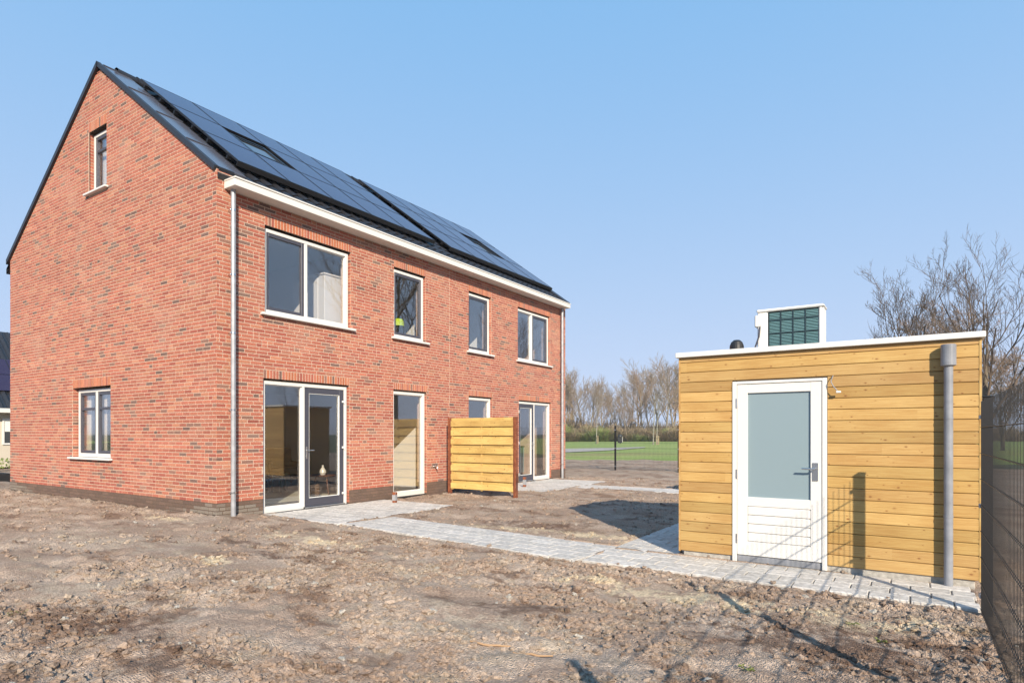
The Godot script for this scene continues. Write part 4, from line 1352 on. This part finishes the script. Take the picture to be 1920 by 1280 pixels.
func build_shed_things() -> void:
	var ry := PAVE + 2.252 + 0.03
	# outdoor unit of a heat pump
	var ac := base("heat_pump", Vector3(7.86, ry, -1.86))
	tag(ac, "white heat pump unit with teal fins on the near shed roof", "heat pump")
	var w := 0.69
	var h := 0.51
	var mb := MB.new()
	mb.cbox(Vector3(0, 0.04, -0.26), Vector3(0.115, h, 0.0), 0.012)
	mb.cbox(Vector3(w - 0.05, 0.04, -0.26), Vector3(w, h, 0.0), 0.012)
	mb.cbox(Vector3(-0.008, h - 0.002, -0.275), Vector3(w + 0.008, h + 0.03, 0.012), 0.01)
	mb.cbox(Vector3(0.002, 0.03, -0.262), Vector3(w - 0.002, 0.06, -0.002), 0.004)
	mb.cbox(Vector3(0.003, 0.05, -0.262), Vector3(w - 0.003, h - 0.003, -0.2), 0.006)
	put("casing", mb.mesh(), mats["ac_white"], ac)
	mb = MB.new()
	mb.box(Vector3(0.112, 0.06, -0.1), Vector3(w - 0.048, h - 0.002, -0.045))
	put("coil_back", mb.mesh(), mats["ac_dark"], ac)
	for k in 26:
		mb = MB.new()
		mb.box(Vector3(0.118, 0.068 + k * 0.0165, -0.044), Vector3(w - 0.055, 0.075 + k * 0.0165, -0.012))
		put("fin", mb.mesh(), mats["ac_coil"], ac)
	for k in 4:
		mb = MB.new()
		var x := 0.125 + k * 0.128
		mb.box(Vector3(x - 0.006, 0.06, -0.011), Vector3(x + 0.006, h - 0.003, -0.004))
		put("guard_bar", mb.mesh(), mats["ac_dark"], ac)
	for k in 3:
		mb = MB.new()
		var yy := 0.1 + k * 0.155
		mb.box(Vector3(0.117, yy - 0.006, -0.0105), Vector3(w - 0.052, yy + 0.006, -0.0045))
		put("guard_bar", mb.mesh(), mats["ac_dark"], ac)
	mb = MB.new()
	mb.cbox(Vector3(-0.03, h - 0.17, -0.18), Vector3(0.05, h - 0.03, 0.01), 0.012)
	put("valve_cover", mb.mesh(), mats["ac_white"], ac)
	mb = MB.new()
	mb.tube(PackedVector3Array([Vector3(0.03, h - 0.17, 0.0), Vector3(0.02, h - 0.28, 0.01), Vector3(-0.02, h - 0.4, 0.01), Vector3(-0.02, 0.0, -0.02)]), PackedFloat32Array([0.01, 0.01, 0.01, 0.01]), 6)
	put("supply_hose", mb.mesh(), mats["sash_grey"], ac)
	for x in [0.12, w - 0.12]:
		mb = MB.new()
		mb.cbox(Vector3(x - 0.03, 0.0, -0.28), Vector3(x + 0.03, 0.031, 0.02), 0.004)
		put("foot", mb.mesh(), mats["black_rubber"], ac)
	# roof vent
	var v := base("roof_vent", Vector3(7.655, ry, -1.75))
	v.scale = Vector3(1.25, 1.25, 1.25)
	tag(v, "small black domed vent cap on the near shed roof", "vent")
	mb = MB.new()
	mb.lathe(Vector3.ZERO, PackedVector2Array([Vector2(0.09, 0.0), Vector2(0.075, 0.02), Vector2(0.045, 0.03), Vector2(0.045, 0.075)]), 18)
	put("collar", mb.mesh(), mats["black_rubber"], v)
	mb = MB.new()
	mb.lathe(Vector3(0, 0.05, 0), PackedVector2Array([Vector2(0.058, 0), Vector2(0.064, 0.02), Vector2(0.062, 0.055), Vector2(0.05, 0.085), Vector2(0.028, 0.105), Vector2(0.0, 0.11)]), 20)
	put("cap", mb.mesh(), mats["black_rubber"], v)
	# loose lamp cable by the shed door
	var c := base("lamp_cable", Vector3(8.69, 1.9, -1.28))
	tag(c, "loose grey cable with white connector hanging from the shed boards", "cable")
	mb = MB.new()
	mb.tube(PackedVector3Array([Vector3(0.01, 0.0, -0.01), Vector3(0.005, -0.02, 0.03), Vector3(-0.005, -0.07, 0.06), Vector3(0.02, -0.12, 0.07), Vector3(0.055, -0.165, 0.07)]), PackedFloat32Array([0.005, 0.005, 0.005, 0.005, 0.005]), 6, true)
	put("wire", mb.mesh(), mats["plastic_grey"], c)
	mb = MB.new()
	mb.cbox(Vector3(0.04, -0.185, 0.055), Vector3(0.085, -0.163, 0.08), 0.004)
	put("connector", mb.mesh(), mats["white_paint"], c)


# ---------------------------------------------------------------- fences
func fence_panel(length: float, high: float, wire := 0.0020) -> ArrayMesh:
	var mb := MB.new()
	var n := int(length / 0.05)
	for k in n + 1:
		var x := 0.01 + k * (length - 0.02) / n
		mb.tube(PackedVector3Array([Vector3(x, 0.03, 0), Vector3(x, high, 0)]), PackedFloat32Array([wire, wire]), 5)
	var y := 0.06
	while y < high:
		for s in [-0.0062, 0.0062]:
			mb.tube(PackedVector3Array([Vector3(0, y, s), Vector3(length, y, s)]), PackedFloat32Array([0.0028, 0.0028]), 5)
		y += 0.2
	return mb.mesh()

func fence(called: String, label: String, at: Vector3, turn: float, spans: int, high: float, wire := 0.0020) -> void:
	var f := base(called, at, turn)
	tag(f, label, "fence", "black wire fences round the garden")
	var pm := fence_panel(2.44, high, wire)
	var post := MB.new()
	post.cbox(Vector3(-0.03, -0.3, -0.035), Vector3(0.03, high + 0.03, 0.027), 0.005)
	var cap := MB.new()
	cap.cbox(Vector3(-0.033, high + 0.0305, -0.038), Vector3(0.033, high + 0.045, 0.03), 0.005)
	var clip := MB.new()
	clip.cbox(Vector3(-0.036, -0.015, 0.0275), Vector3(0.036, 0.015, 0.05), 0.003)
	var pmesh := post.mesh()
	var cmesh := cap.mesh()
	var kmesh := clip.mesh()
	for k in spans + 1:
		var p := put("post", pmesh, mats["fence_black"], f, Vector3(k * 2.5, 0, 0))
		put("cap", cmesh, mats["fence_black"], p)
		for y in [0.15, 0.85, high - 0.12]: put("clip", kmesh, mats["plastic_grey"], p, Vector3(0, y, 0))
		if k < spans: put("wire_panel", pm, mats["fence_black"], f, Vector3(k * 2.5 + 0.03, 0, 0.038))

func build_fences() -> void:
	# along the right edge of the garden, from the shed towards and past the lens
	fence("wire_fence", "black wire mesh fence running from the shed corner along the garden edge", Vector3(9.85, -0.10, -0.32), -PI / 2, 5, 1.66, 0.0022)
	# across the far end of the garden
	fence("wire_fence", "black wire mesh fence across the far end before the grass field", Vector3(-5.27, -0.10, -16.5), 0.0, 6, 1.68, 0.003)

func build_screen() -> void:
	var s := base("privacy_screen", Vector3(0.24, -0.05, -5.62))
	tag(s, "slatted timber privacy screen between red brown posts standing against the house", "screen")
	var r := RandomNumberGenerator.new()
	r.seed = 12
	for x in [0.0, 1.83]:
		var p := plank(s, "post", x, x + 0.075, -0.1, 1.735 if x > 0 else 1.73, 0.04, 0.075, mats["post_wood"], 2, 1.0, r, 0.004)
		p.rotation.z = 0.0
	for k in 8:
		var y := 0.085 + k * 0.2055
		plank(s, "slat", 0.08, 1.825, y, minf(y + 0.132, 1.72), 0.030, 0.018, mats["screen_wood"], 6, 2.2, r, 0.004)
		plank(s, "slat", 0.08, 1.825, y + 0.11, minf(y + 0.11 + 0.132, 1.722), -0.008, 0.018, mats["screen_wood"], 6, 2.2, r, 0.004)
	for x in [0.085, 0.93, 1.765]:
		plank(s, "batten", x, x + 0.05, 0.06, 1.722, 0.0095, 0.017, mats["screen_wood"], 6, 1.0, r, 0.002)

func build_small_things() -> void:
	# short post stumps left at the paving
	for q in [[Vector3(0.62, PAVE, -3.42), 0.21, "short sawn post stump on the near patio edge"], [Vector3(0.86, PAVE, -8.0), 0.25, "short sawn post stump on the far patio edge"]]:
		var r := RandomNumberGenerator.new()
		r.seed = 3
		var st := base("post_stump", q[0], 0.2)
		tag(st, q[2], "post", "post stumps at the patios")
		plank(st, "post", -0.035, 0.035, 0.0, q[1], 0.035, 0.07, mats["post_wood"], 2, 1.0, r, 0.004)
		var mb := MB.new()
		mb.cbox(Vector3(-0.038, q[1] * 0.2, -0.0375), Vector3(0.038, q[1] * 0.74, 0.0375), 0.002)
		put("sleeve", mb.mesh(), mats["zinc"], st)
	# garden tap on the wall
	var t := base("garden_tap", Vector3(0.0, 0.55, -5.36))
	tag(t, "small chrome garden tap on the brick wall beside the timber screen", "tap")
	var mb := MB.new()
	mb.lathe(Vector3.ZERO, PackedVector2Array([Vector2(0.0, 0.0), Vector2(0.035, 0.0), Vector2(0.035, 0.012), Vector2(0.0, 0.013)]), 14)
	var rose := put("rose", mb.mesh(), mats["steel"], t); rose.rotation.z = -PI / 2
	mb = MB.new()
	mb.tube(PackedVector3Array([Vector3(0.005, 0, 0), Vector3(0.08, 0, 0), Vector3(0.11, -0.015, 0), Vector3(0.115, -0.06, 0)]), PackedFloat32Array([0.014, 0.015, 0.014, 0.012]), 10, true)
	put("spout", mb.mesh(), mats["steel"], t)
	mb = MB.new()
	mb.rod(Vector3(0.06, 0.01, 0), Vector3(0.06, 0.045, 0), 0.008)
	mb.rod(Vector3(0.06, 0.045, -0.03), Vector3(0.06, 0.045, 0.03), 0.008)
	put("knob", mb.mesh(), mats["steel"], t)
	# weeds in the soil
	for q in [[9.0, 0.5, 0.05, "tiny yellow green weed in the soil near the fence"], [9.18, 0.8, 0.045, "tiny green weed sprouting amid the fence shadows"], [8.56, 2.0, 0.05, "tiny bright green weed at the lower edge of the soil"], [3.8, 3.86, 0.09, "low olive weed patch in the soil before the gable"]]:
		var w := base("weed", Vector3(q[0], dirt_h(q[0], q[1]), q[1]))
		tag(w, q[3], "weed", "weeds in the bare soil")
		mb = MB.new()
		for k in 34:
			var a := rng.randf() * TAU
			var l: float = rng.randf_range(0.012, 0.026)
			var d := Vector3(cos(a), 0, sin(a))
			var s := Vector3(-sin(a), 0, cos(a)) * l * 0.35
			var far_out: float = q[2] * sqrt(rng.randf())
			var b := rng.randf() * TAU
			var o := Vector3(cos(b) * far_out, 0.004 + 0.02 * rng.randf(), sin(b) * far_out * 0.7)
			mb.col = (Color(0.24, 0.27, 0.05) if q[0] > 4.0 else Color(0.24, 0.2, 0.09)).lerp(Color(0.16, 0.18, 0.06), rng.randf())
			mb.quad(o, o + d * l * 0.5 - s + Vector3(0, l * 0.4, 0), o + d * l + Vector3(0, l * 0.35, 0), o + d * l * 0.5 + s + Vector3(0, l * 0.4, 0))
		put("leaves", mb.mesh(), mats["leaf"], w)
	# strips of torn root on the soil
	for q in [[7.1, 2.46, 0.5, "orange brown strip of root on the soil, the farther one"], [7.42, 2.46, 0.2, "orange brown strip of root on the soil, the nearer one"]]:
		mb = MB.new()
		var pts := PackedVector3Array(); var rad := PackedFloat32Array()
		for k in 7:
			var u := k / 6.0
			var p := Vector3((u - 0.5) * 0.26, 0, 0.03 * sin(u * 3.0))
			p.y = dirt_h(q[0] + p.x, q[1] + p.z) - dirt_h(q[0], q[1]) + 0.008
			pts.append(p); rad.append(0.009 - 0.006 * absf(u - 0.5))
		mb.tube(pts, rad, 5, true)
		var o := put("root_strip", mb.mesh(), mat("root", lin(0.34, 0.22, 0.13), 0.9), self, Vector3(q[0], dirt_h(q[0], q[1]), q[1]))
		o.rotation.y = q[2]
		tag(o, q[3], "root", "strips of torn root")

func build_neighbour() -> void:
	var hs := base("neighbour_house", Vector3(-22.5, -0.1, 0.0))
	tag(hs, "neighbouring house with dark tiled roof and solar panels past the gable", "house")
	var mb := MB.new()
	mb.box(Vector3(-8, 0, -15), Vector3(0, 2.3, 3))
	put("wall", mb.mesh(), mat("render_cream", lin(0.5, 0.45, 0.37), 0.9), hs)
	mb = MB.new()
	mb.quad(Vector3(0.35, 2.42, 3.3), Vector3(0.35, 2.42, -15.3), Vector3(-4, 6.2, -15.3), Vector3(-4, 6.2, 3.3))
	mb.quad(Vector3(-8.35, 2.42, -15.3), Vector3(-8.35, 2.42, 3.3), Vector3(-4, 6.2, 3.3), Vector3(-4, 6.2, -15.3))
	mb.quad(Vector3(-8.35, 2.42, 3.28), Vector3(0.35, 2.42, 3.28), Vector3(-4, 6.2, 3.28), Vector3(-4, 6.2, 3.28))
	mb.quad(Vector3(0.35, 2.42, -15.28), Vector3(-8.35, 2.42, -15.28), Vector3(-4, 6.2, -15.28), Vector3(-4, 6.2, -15.28))
	var rf := put("roof", mb.mesh(), mats["tile"], hs)
	var dir := Vector3(-4.35, 3.78, 0).normalized()
	var nrm := Vector3(3.78, 4.35, 0).normalized()
	for k in 60:
		mb = MB.new()
		var z := 3.2 - k * 0.3
		var a := Vector3(0.36, 2.43, z); var b := a + dir * 5.7
		mb.quad(a, a + Vector3(0, 0, -0.12) + nrm * 0.05, b + Vector3(0, 0, -0.12) + nrm * 0.05, b)
		mb.quad(a + Vector3(0, 0, -0.12) + nrm * 0.05, a + Vector3(0, 0, -0.2), b + Vector3(0, 0, -0.2), b + Vector3(0, 0, -0.12) + nrm * 0.05)
		put("tile_column", mb.mesh(), mats["tile"], rf)
	for c in 8:
		for r in 2:
			mb = MB.new()
			var o := Vector3(0.35, 2.42, 2.0 - c * 1.75) + dir * (1.15 + r * 1.15) + nrm * 0.1
			mb.quad(o, o + Vector3(0, 0, -1.72), o + Vector3(0, 0, -1.72) + dir * 1.12, o + dir * 1.12)
			put("solar_panel", mb.mesh(), mats["solar_cell"], hs)
	mb = MB.new(); mb.cbox(Vector3(0.3, 2.28, -15.3), Vector3(0.5, 2.46, 3.3), 0.01); put("gutter", mb.mesh(), mats["white_gutter"], hs)
	for z in [-2.4, -4.2, -6.9, -9.6, -12.3, 0.3]:
		var w := base("window", Vector3(0.0, 0.95, z), PI / 2, hs)
		mb = MB.new(); ring(mb, 0.0, 1.5, 0.0, 1.1, 0.07, -0.02, 0.05); put("frame", mb.mesh(), mats["white_paint"], w)
		mb = MB.new(); mb.quad(Vector3(0.05, 0.05, 0.02), Vector3(1.45, 0.05, 0.02), Vector3(1.45, 1.05, 0.02), Vector3(0.05, 1.05, 0.02)); put("pane", mb.mesh(), mat("dark_glass", lin(0.05, 0.055, 0.06), 0.05), w)
		mb = MB.new(); mb.cbox(Vector3(0.06, 0.55, 0.022), Vector3(1.44, 1.04, 0.03), 0.002); put("blind", mb.mesh(), mats["interior_white"], w)
	# hedge and planter in front of it
	var hd := base("low_hedge", Vector3(-20.6, -0.1, -4.0))
	tag(hd, "low clipped green hedge before the neighbouring house", "hedge")
	mb = MB.new()
	for k in 2600:
		var p := Vector3(rng.randf_range(-0.25, 0.25), rng.randf_range(0.05, 0.45), rng.randf_range(-5.0, 6.0))
		var a := Basis.from_euler(Vector3(rng.randf() * TAU, rng.randf() * TAU, rng.randf() * TAU))
		mb.col = Color(0.1, 0.16, 0.03).lerp(Color(0.2, 0.26, 0.04), rng.randf())
		mb.quad(p, p + a * Vector3(0.06, 0.02, 0), p + a * Vector3(0.1, 0, 0), p + a * Vector3(0.05, -0.03, 0.01))
	put("foliage", mb.mesh(), mats["leaf"], hd)
	var pl := base("planter", Vector3(-12.4, -0.06, -0.85))
	tag(pl, "low black planter box at the far end of the gable", "planter")
	mb = MB.new(); ring_flat(mb, -0.6, 0.6, -0.25, 0.25, 0.05, 0.0, 0.26); put("side_board", mb.mesh(), mats["black_rubber"], pl)
	mb = MB.new(); mb.box(Vector3(-0.55, 0.01, -0.2), Vector3(0.55, 0.2, 0.2)); put("soil", mb.mesh(), mats["interior_dark"], pl)


# ---------------------------------------------------------------- trees
func grow(mb: MB, twigs: MB, r: RandomNumberGenerator, p: Vector3, d: Vector3, length: float, rad: float, level: int, o: Dictionary) -> void:
	var segs := 5 if level == 0 else 4 if level < 3 else 3
	var pts := PackedVector3Array([p])
	var rs := PackedFloat32Array([rad])
	var dirs := [d]
	var tip: float = rad * (0.4 if level > 0 else 0.14)
	var wob: float = o.get("wobble", 0.16)
	for k in segs:
		d = (d + Vector3(r.randfn(0, 1), r.randfn(0, 0.6), r.randfn(0, 1)) * wob * (0.5 if level == 0 else 1.0) + Vector3.UP * (o.get("lift", 0.1) as float)).normalized()
		p += d * length / segs
		pts.append(p)
		rs.append(lerpf(rad, tip, (k + 1.0) / segs))
		dirs.append(d)
	var sides := 9 if level == 0 else 6 if level == 1 else 4 if level == 2 else 3
	(mb if level == 0 else twigs).tube(pts, rs, sides)
	if level >= o.levels: return
	var n: int = o.kids[level]
	for k in n:
		var u: float = lerpf(o.start[level], 1.0, (k + r.randf() * 0.8) / n)
		var f := clampf(u * segs, 0.0, segs - 0.001)
		var q := int(f)
		var at := pts[q].lerp(pts[q + 1], f - q)
		var dd: Vector3 = dirs[q + 1]
		var side := dd.cross(Vector3(r.randfn(0, 1), r.randfn(0, 1), r.randfn(0, 1))).normalized()
		var ang: float = o.angle[level] * r.randf_range(0.7, 1.3)
		var nd := (dd * cos(ang) + side * sin(ang)).normalized()
		var nl: float = length * (o.ratio[level] as float) * lerpf(1.1, 0.7, u) * r.randf_range(0.75, 1.2)
		var nr := maxf(lerpf(rad, tip, u) * (o.thin[level] as float) * r.randf_range(0.8, 1.1), o.least as float)
		grow(mb, twigs, r, at, nd, nl, nr, level + 1, o)

func tree_meshes(sd: int, height: float, rad: float, o: Dictionary, bark: Color, twig: Color) -> Array:
	var r := RandomNumberGenerator.new()
	r.seed = sd
	var a := MB.new()
	var b := MB.new()
	a.col = bark
	b.col = twig
	grow(a, b, r, Vector3(0, -0.2, 0), Vector3.UP, height, rad, 0, o)
	return [a.mesh(), b.mesh()]

func plant_tree(called: String, label: String, group: String, meshes: Array, at: Vector3, turn: float, scale_by: float) -> void:
	var t := base(called, at, turn)
	t.scale = Vector3.ONE * scale_by
	tag(t, label, "tree", group)
	put("trunk", meshes[0], mats["bark"], t)
	put("crown", meshes[1], mats["bark"], t)

func along(px: float, d: float) -> Vector3:
	# point on the ground at depth d in the direction whose bearing from the lens axis has tangent px
	var a := deg_to_rad(33.03)
	var fwd := Vector3(-sin(a), 0, -cos(a))
	var right := Vector3(cos(a), 0, -sin(a))
	var p := EYE + fwd * d + right * (px * d)
	return Vector3(p.x, -0.1, p.z)

func build_trees() -> void:
	var bark := Color(0.23, 0.19, 0.14)
	var twig := Color(0.22, 0.165, 0.125)
	var big := {"levels": 4, "kids": [12, 7, 6, 4], "start": [0.16, 0.25, 0.25, 0.3], "angle": [0.7, 0.55, 0.6, 0.7], "ratio": [0.66, 0.52, 0.5, 0.5], "thin": [0.52, 0.6, 0.6, 0.6], "least": 0.008, "lift": 0.17, "wobble": 0.12}
	var m := tree_meshes(12, 7.2, 0.21, big, bark, twig)
	plant_tree("bare_tree", "large bare spreading tree rising behind the right end of the shed", "bare trees behind the shed", m, along(0.772, 26.0), 0.4, 0.86)
	var mid := {"levels": 4, "kids": [8, 6, 5, 4], "start": [0.3, 0.25, 0.25, 0.3], "angle": [0.5, 0.5, 0.6, 0.7], "ratio": [0.6, 0.55, 0.5, 0.5], "thin": [0.5, 0.6, 0.6, 0.6], "least": 0.007, "lift": 0.15, "wobble": 0.16}
	var m2 := tree_meshes(11, 6.0, 0.11, mid, bark, twig)
	var m3 := tree_meshes(17, 6.0, 0.1, mid, bark, twig)
	plant_tree("bare_tree", "slim bare tree showing above the shed roof, first from the heat pump", "bare trees behind the shed", m2, along(0.622, 30.0), 0.0, 1.12)
	plant_tree("bare_tree", "slim bare tree showing above the shed roof, second from the heat pump", "bare trees behind the shed", m3, along(0.655, 31.0), 1.3, 1.2)
	plant_tree("bare_tree", "slim bare tree leaning beside the large bare tree above the shed", "bare trees behind the shed", m2, along(0.71, 32.0), 2.1, 0.9)
	# dense twiggy brown crowns farther back
	var bushy := {"levels": 4, "kids": [12, 9, 7, 5], "start": [0.12, 0.2, 0.2, 0.2], "angle": [0.7, 0.6, 0.7, 0.8], "ratio": [0.6, 0.55, 0.55, 0.55], "thin": [0.5, 0.6, 0.6, 0.6], "least": 0.013, "lift": 0.08, "wobble": 0.2}
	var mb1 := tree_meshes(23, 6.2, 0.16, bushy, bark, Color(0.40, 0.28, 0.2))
	plant_tree("twiggy_tree", "dense round brown crown above the shed roof behind the slim trees", "dense brown crowns behind the shed", mb1, along(0.705, 52.0), 0.3, 1.5)
	plant_tree("twiggy_tree", "low dense brown crown behind the slim trees, nearer the heat pump", "dense brown crowns behind the shed", mb1, along(0.66, 54.0), 1.3, 1.2)
	plant_tree("twiggy_tree", "dense brown crown between the large bare tree and the fence", "dense brown crowns behind the shed", mb1, along(0.80, 50.0), 2.3, 1.0)
	plant_tree("twiggy_tree", "dense brown crown at the picture edge behind the fence", "dense brown crowns behind the shed", mb1, along(0.88, 46.0), 4.0, 1.0)
	# row along the east side of the gardens: mirrored in the panes
	var spots := [[19.0, -24.0, 1.75], [24.0, -20.0, 0.9], [26.0, -15.0, 0.8]]
	for k in spots.size():
		var s: Array = spots[k]
		plant_tree("bare_tree", ["tall bare tree mirrored in the narrow upstairs window with the lime lamp", "bare tree beyond the garden fence, mirrored low in the glazed doors", "smallest bare tree beyond the garden fence, mirrored in the panes"][k], "bare trees mirrored in the panes", m if k % 2 == 0 else m2, Vector3(s[0], -0.1, s[1]), k * 1.1, s[2])

func build_far() -> void:
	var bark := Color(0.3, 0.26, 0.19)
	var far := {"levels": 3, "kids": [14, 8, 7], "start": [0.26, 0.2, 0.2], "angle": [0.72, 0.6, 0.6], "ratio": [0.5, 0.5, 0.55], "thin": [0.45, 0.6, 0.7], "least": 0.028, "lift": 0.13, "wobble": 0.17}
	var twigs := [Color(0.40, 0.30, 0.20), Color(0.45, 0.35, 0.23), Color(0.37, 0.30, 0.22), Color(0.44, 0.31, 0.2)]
	var ms := []
	for k in 4: ms.append(tree_meshes(50 + k, 15.5, 0.32, far, bark, twigs[k]))
	var r := RandomNumberGenerator.new()
	r.seed = 91
	# woodland behind the field
	for k in 24:
		var u := 0.06 + 0.245 * (k + r.randf() * 0.9) / 24.0
		var d := r.randf_range(118.0, 165.0)
		var s := r.randf_range(0.62, 0.86) * (1.0 if u < 0.165 or u > 0.195 else 0.78) * d / 140.0
		if u > 0.2: s *= 1.12
		plant_tree("woodland_tree", "tall bare tree in the wood behind the grass field", "bare trees of the wood behind the field", ms[k % 4], along(u, d), r.randf() * TAU, s)
	# thinner belt going on to both sides
	for k in 60:
		var u := r.randf_range(0.32, 1.3)
		var d := r.randf_range(120.0, 175.0)
		if k % 3 == 0:
			u = r.randf_range(-1.2, -0.85)
		plant_tree("woodland_tree", "tall bare tree in the wood behind the grass field", "bare trees of the wood behind the field", ms[k % 4], along(u, d), r.randf() * TAU, r.randf_range(0.6, 0.85))
	# brown and green undergrowth at the foot of the wood
	var clump := MB.new()
	for k in 260:
		var a := r.randf() * TAU
		var e := r.randf_range(0.3, 1.4)
		var l := r.randf_range(0.7, 1.5)
		var p := Vector3(r.randf_range(-0.7, 0.7), 0, r.randf_range(-0.7, 0.7))
		var d := Vector3(cos(a) * cos(e), sin(e), sin(a) * cos(e))
		var s := d.cross(Vector3.UP).normalized() * 0.02
		clump.quad(p - s, p + s, p + d * l * 1.6 + s * 0.6, p + d * l * 1.6 - s * 0.6)
		for q in 3:
			var pp := p + d * l * r.randf_range(0.5, 1.5)
			var dd := (d + Vector3(r.randfn(0, 0.6), r.randfn(0, 0.5), r.randfn(0, 0.6))).normalized() * 0.5
			clump.quad(pp - s * 0.8, pp + s * 0.8, pp + dd + s * 0.4, pp + dd - s * 0.4)
	var mm := MultiMesh.new()
	mm.transform_format = MultiMesh.TRANSFORM_3D
	mm.use_colors = true
	mm.mesh = clump.mesh()
	mm.instance_count = 560
	for k in 560:
		var u := r.randf_range(-0.05, 0.36) if k < 400 else r.randf_range(0.36, 1.2)
		var d := r.randf_range(108.0, 150.0)
		var p := along(u, d)
		mm.set_instance_transform(k, Transform3D(Basis.from_euler(Vector3(0, r.randf() * TAU, 0)).scaled(Vector3(1.6, r.randf_range(0.5, 1.5), 1.6) * (1.0 if r.randf() < 0.8 or d < 125.0 else r.randf_range(1.4, 2.2))), p))
		var green := r.randf() < 0.22 and d < 122.0
		mm.set_instance_color(k, Color(0.3, 0.38, 0.1) if green else Color(0.44, 0.33, 0.19).lerp(Color(0.33, 0.26, 0.16), r.randf()))
	var mi := MultiMeshInstance3D.new()
	mi.name = "undergrowth"
	mi.multimesh = mm
	mi.material_override = mats["bark"]
	add_child(mi)
	tag(mi, "brown and green undergrowth at the foot of the bare wood", "undergrowth", "", "stuff")
	# saplings with stakes in the field
	var yo := {"levels": 2, "kids": [9, 5], "start": [0.45, 0.3], "angle": [0.5, 0.6], "ratio": [0.3, 0.5], "thin": [0.4, 0.6], "least": 0.012, "lift": 0.1, "wobble": 0.05}
	var ym := tree_meshes(70, 6.5, 0.085, yo, Color(0.42, 0.4, 0.34), Color(0.3, 0.26, 0.2))
	for q in [[(1118.0 - 960.0) / 1150.6, 85.0, "slim pale sapling with stakes in the field by the house corner"], [(1225.0 - 960.0) / 1150.6, 76.0, "slim pale sapling with stakes in the field, the pair's one nearer the fence post"], [(1231.5 - 960.0) / 1150.6, 78.0, "slim pale sapling with stakes in the field, the pair's one nearer the shed"]]:
		var p := along(q[0], q[1])
		var t := base("sapling", Vector3(p.x, -0.06, p.z), r.randf() * 3.0)
		tag(t, q[2], "tree", "staked saplings in the field")
		put("trunk", ym[0], mats["bark"], t)
		put("crown", ym[1], mats["bark"], t)
		for s in [-0.45, 0.45]:
			var mb := MB.new()
			mb.col = Color(0.5, 0.4, 0.25)
			mb.rod(Vector3(s, -0.1, 0.2), Vector3(s, 1.1, 0.2), 0.06, 6)
			put("stake", mb.mesh(), mats["bark"], t)
		var tie := MB.new()
		tie.box(Vector3(-0.46, 0.85, 0.17), Vector3(0.46, 0.95, 0.23))
		put("cross_bar", tie.mesh(), mats["dark_wood"], t)
	# litter bin in the field
	var bp := along((1163.0 - 960.0) / 1150.6, 84.0)
	var bn := base("litter_bin", Vector3(bp.x, -0.06, bp.z), 0.3)
	tag(bn, "dark litter bin with pale side standing in the grass field", "bin")
	var mb := MB.new(); mb.cbox(Vector3(-0.3, 0.15, -0.25), Vector3(0.3, 1.0, 0.25), 0.03); put("body", mb.mesh(), mats["fence_black"], bn)
	mb = MB.new(); mb.lathe(Vector3(0, 1.0, 0), PackedVector2Array([Vector2(0.34, 0), Vector2(0.3, 0.14), Vector2(0.16, 0.24), Vector2(0, 0.27)]), 12); put("lid", mb.mesh(), mats["fence_black"], bn)
	mb = MB.new(); mb.cbox(Vector3(0.301, 0.2, -0.2), Vector3(0.33, 0.95, 0.2), 0.01); put("panel", mb.mesh(), mats["white_paint"], bn)
	mb = MB.new(); mb.rod(Vector3(0, -0.1, 0), Vector3(0, 0.2, 0), 0.06); put("foot", mb.mesh(), mats["fence_black"], bn)
	# white van far behind, half hidden by the wood
	var vp := along((1213.0 - 960.0) / 1150.6, 150.0)
	var van := base("parked_van", Vector3(vp.x, -0.08, vp.z), deg_to_rad(33.0))
	tag(van, "white van parked far off before the wood", "van")
	mb = MB.new(); mb.cbox(Vector3(-2.2, 0.45, -0.95), Vector3(1.2, 2.2, 0.95), 0.12); mb.cbox(Vector3(1.19, 0.45, -0.93), Vector3(2.3, 1.25, 0.93), 0.12); put("body", mb.mesh(), mats["white_paint"], van)
	mb = MB.new(); mb.quad(Vector3(1.21, 2.05, 0.8), Vector3(2.0, 1.26, 0.85), Vector3(2.0, 1.26, -0.85), Vector3(1.21, 2.05, -0.8)); put("windscreen", mb.mesh(), mats["dark_glass"], van)
	for x in [-1.5, 1.5]:
		for z in [-0.9, 0.9]:
			mb = MB.new(); mb.rod(Vector3(x, 0.36, z - 0.1), Vector3(x, 0.36, z + 0.1), 0.36, 16); put("wheel", mb.mesh(), mats["black_rubber"], van)
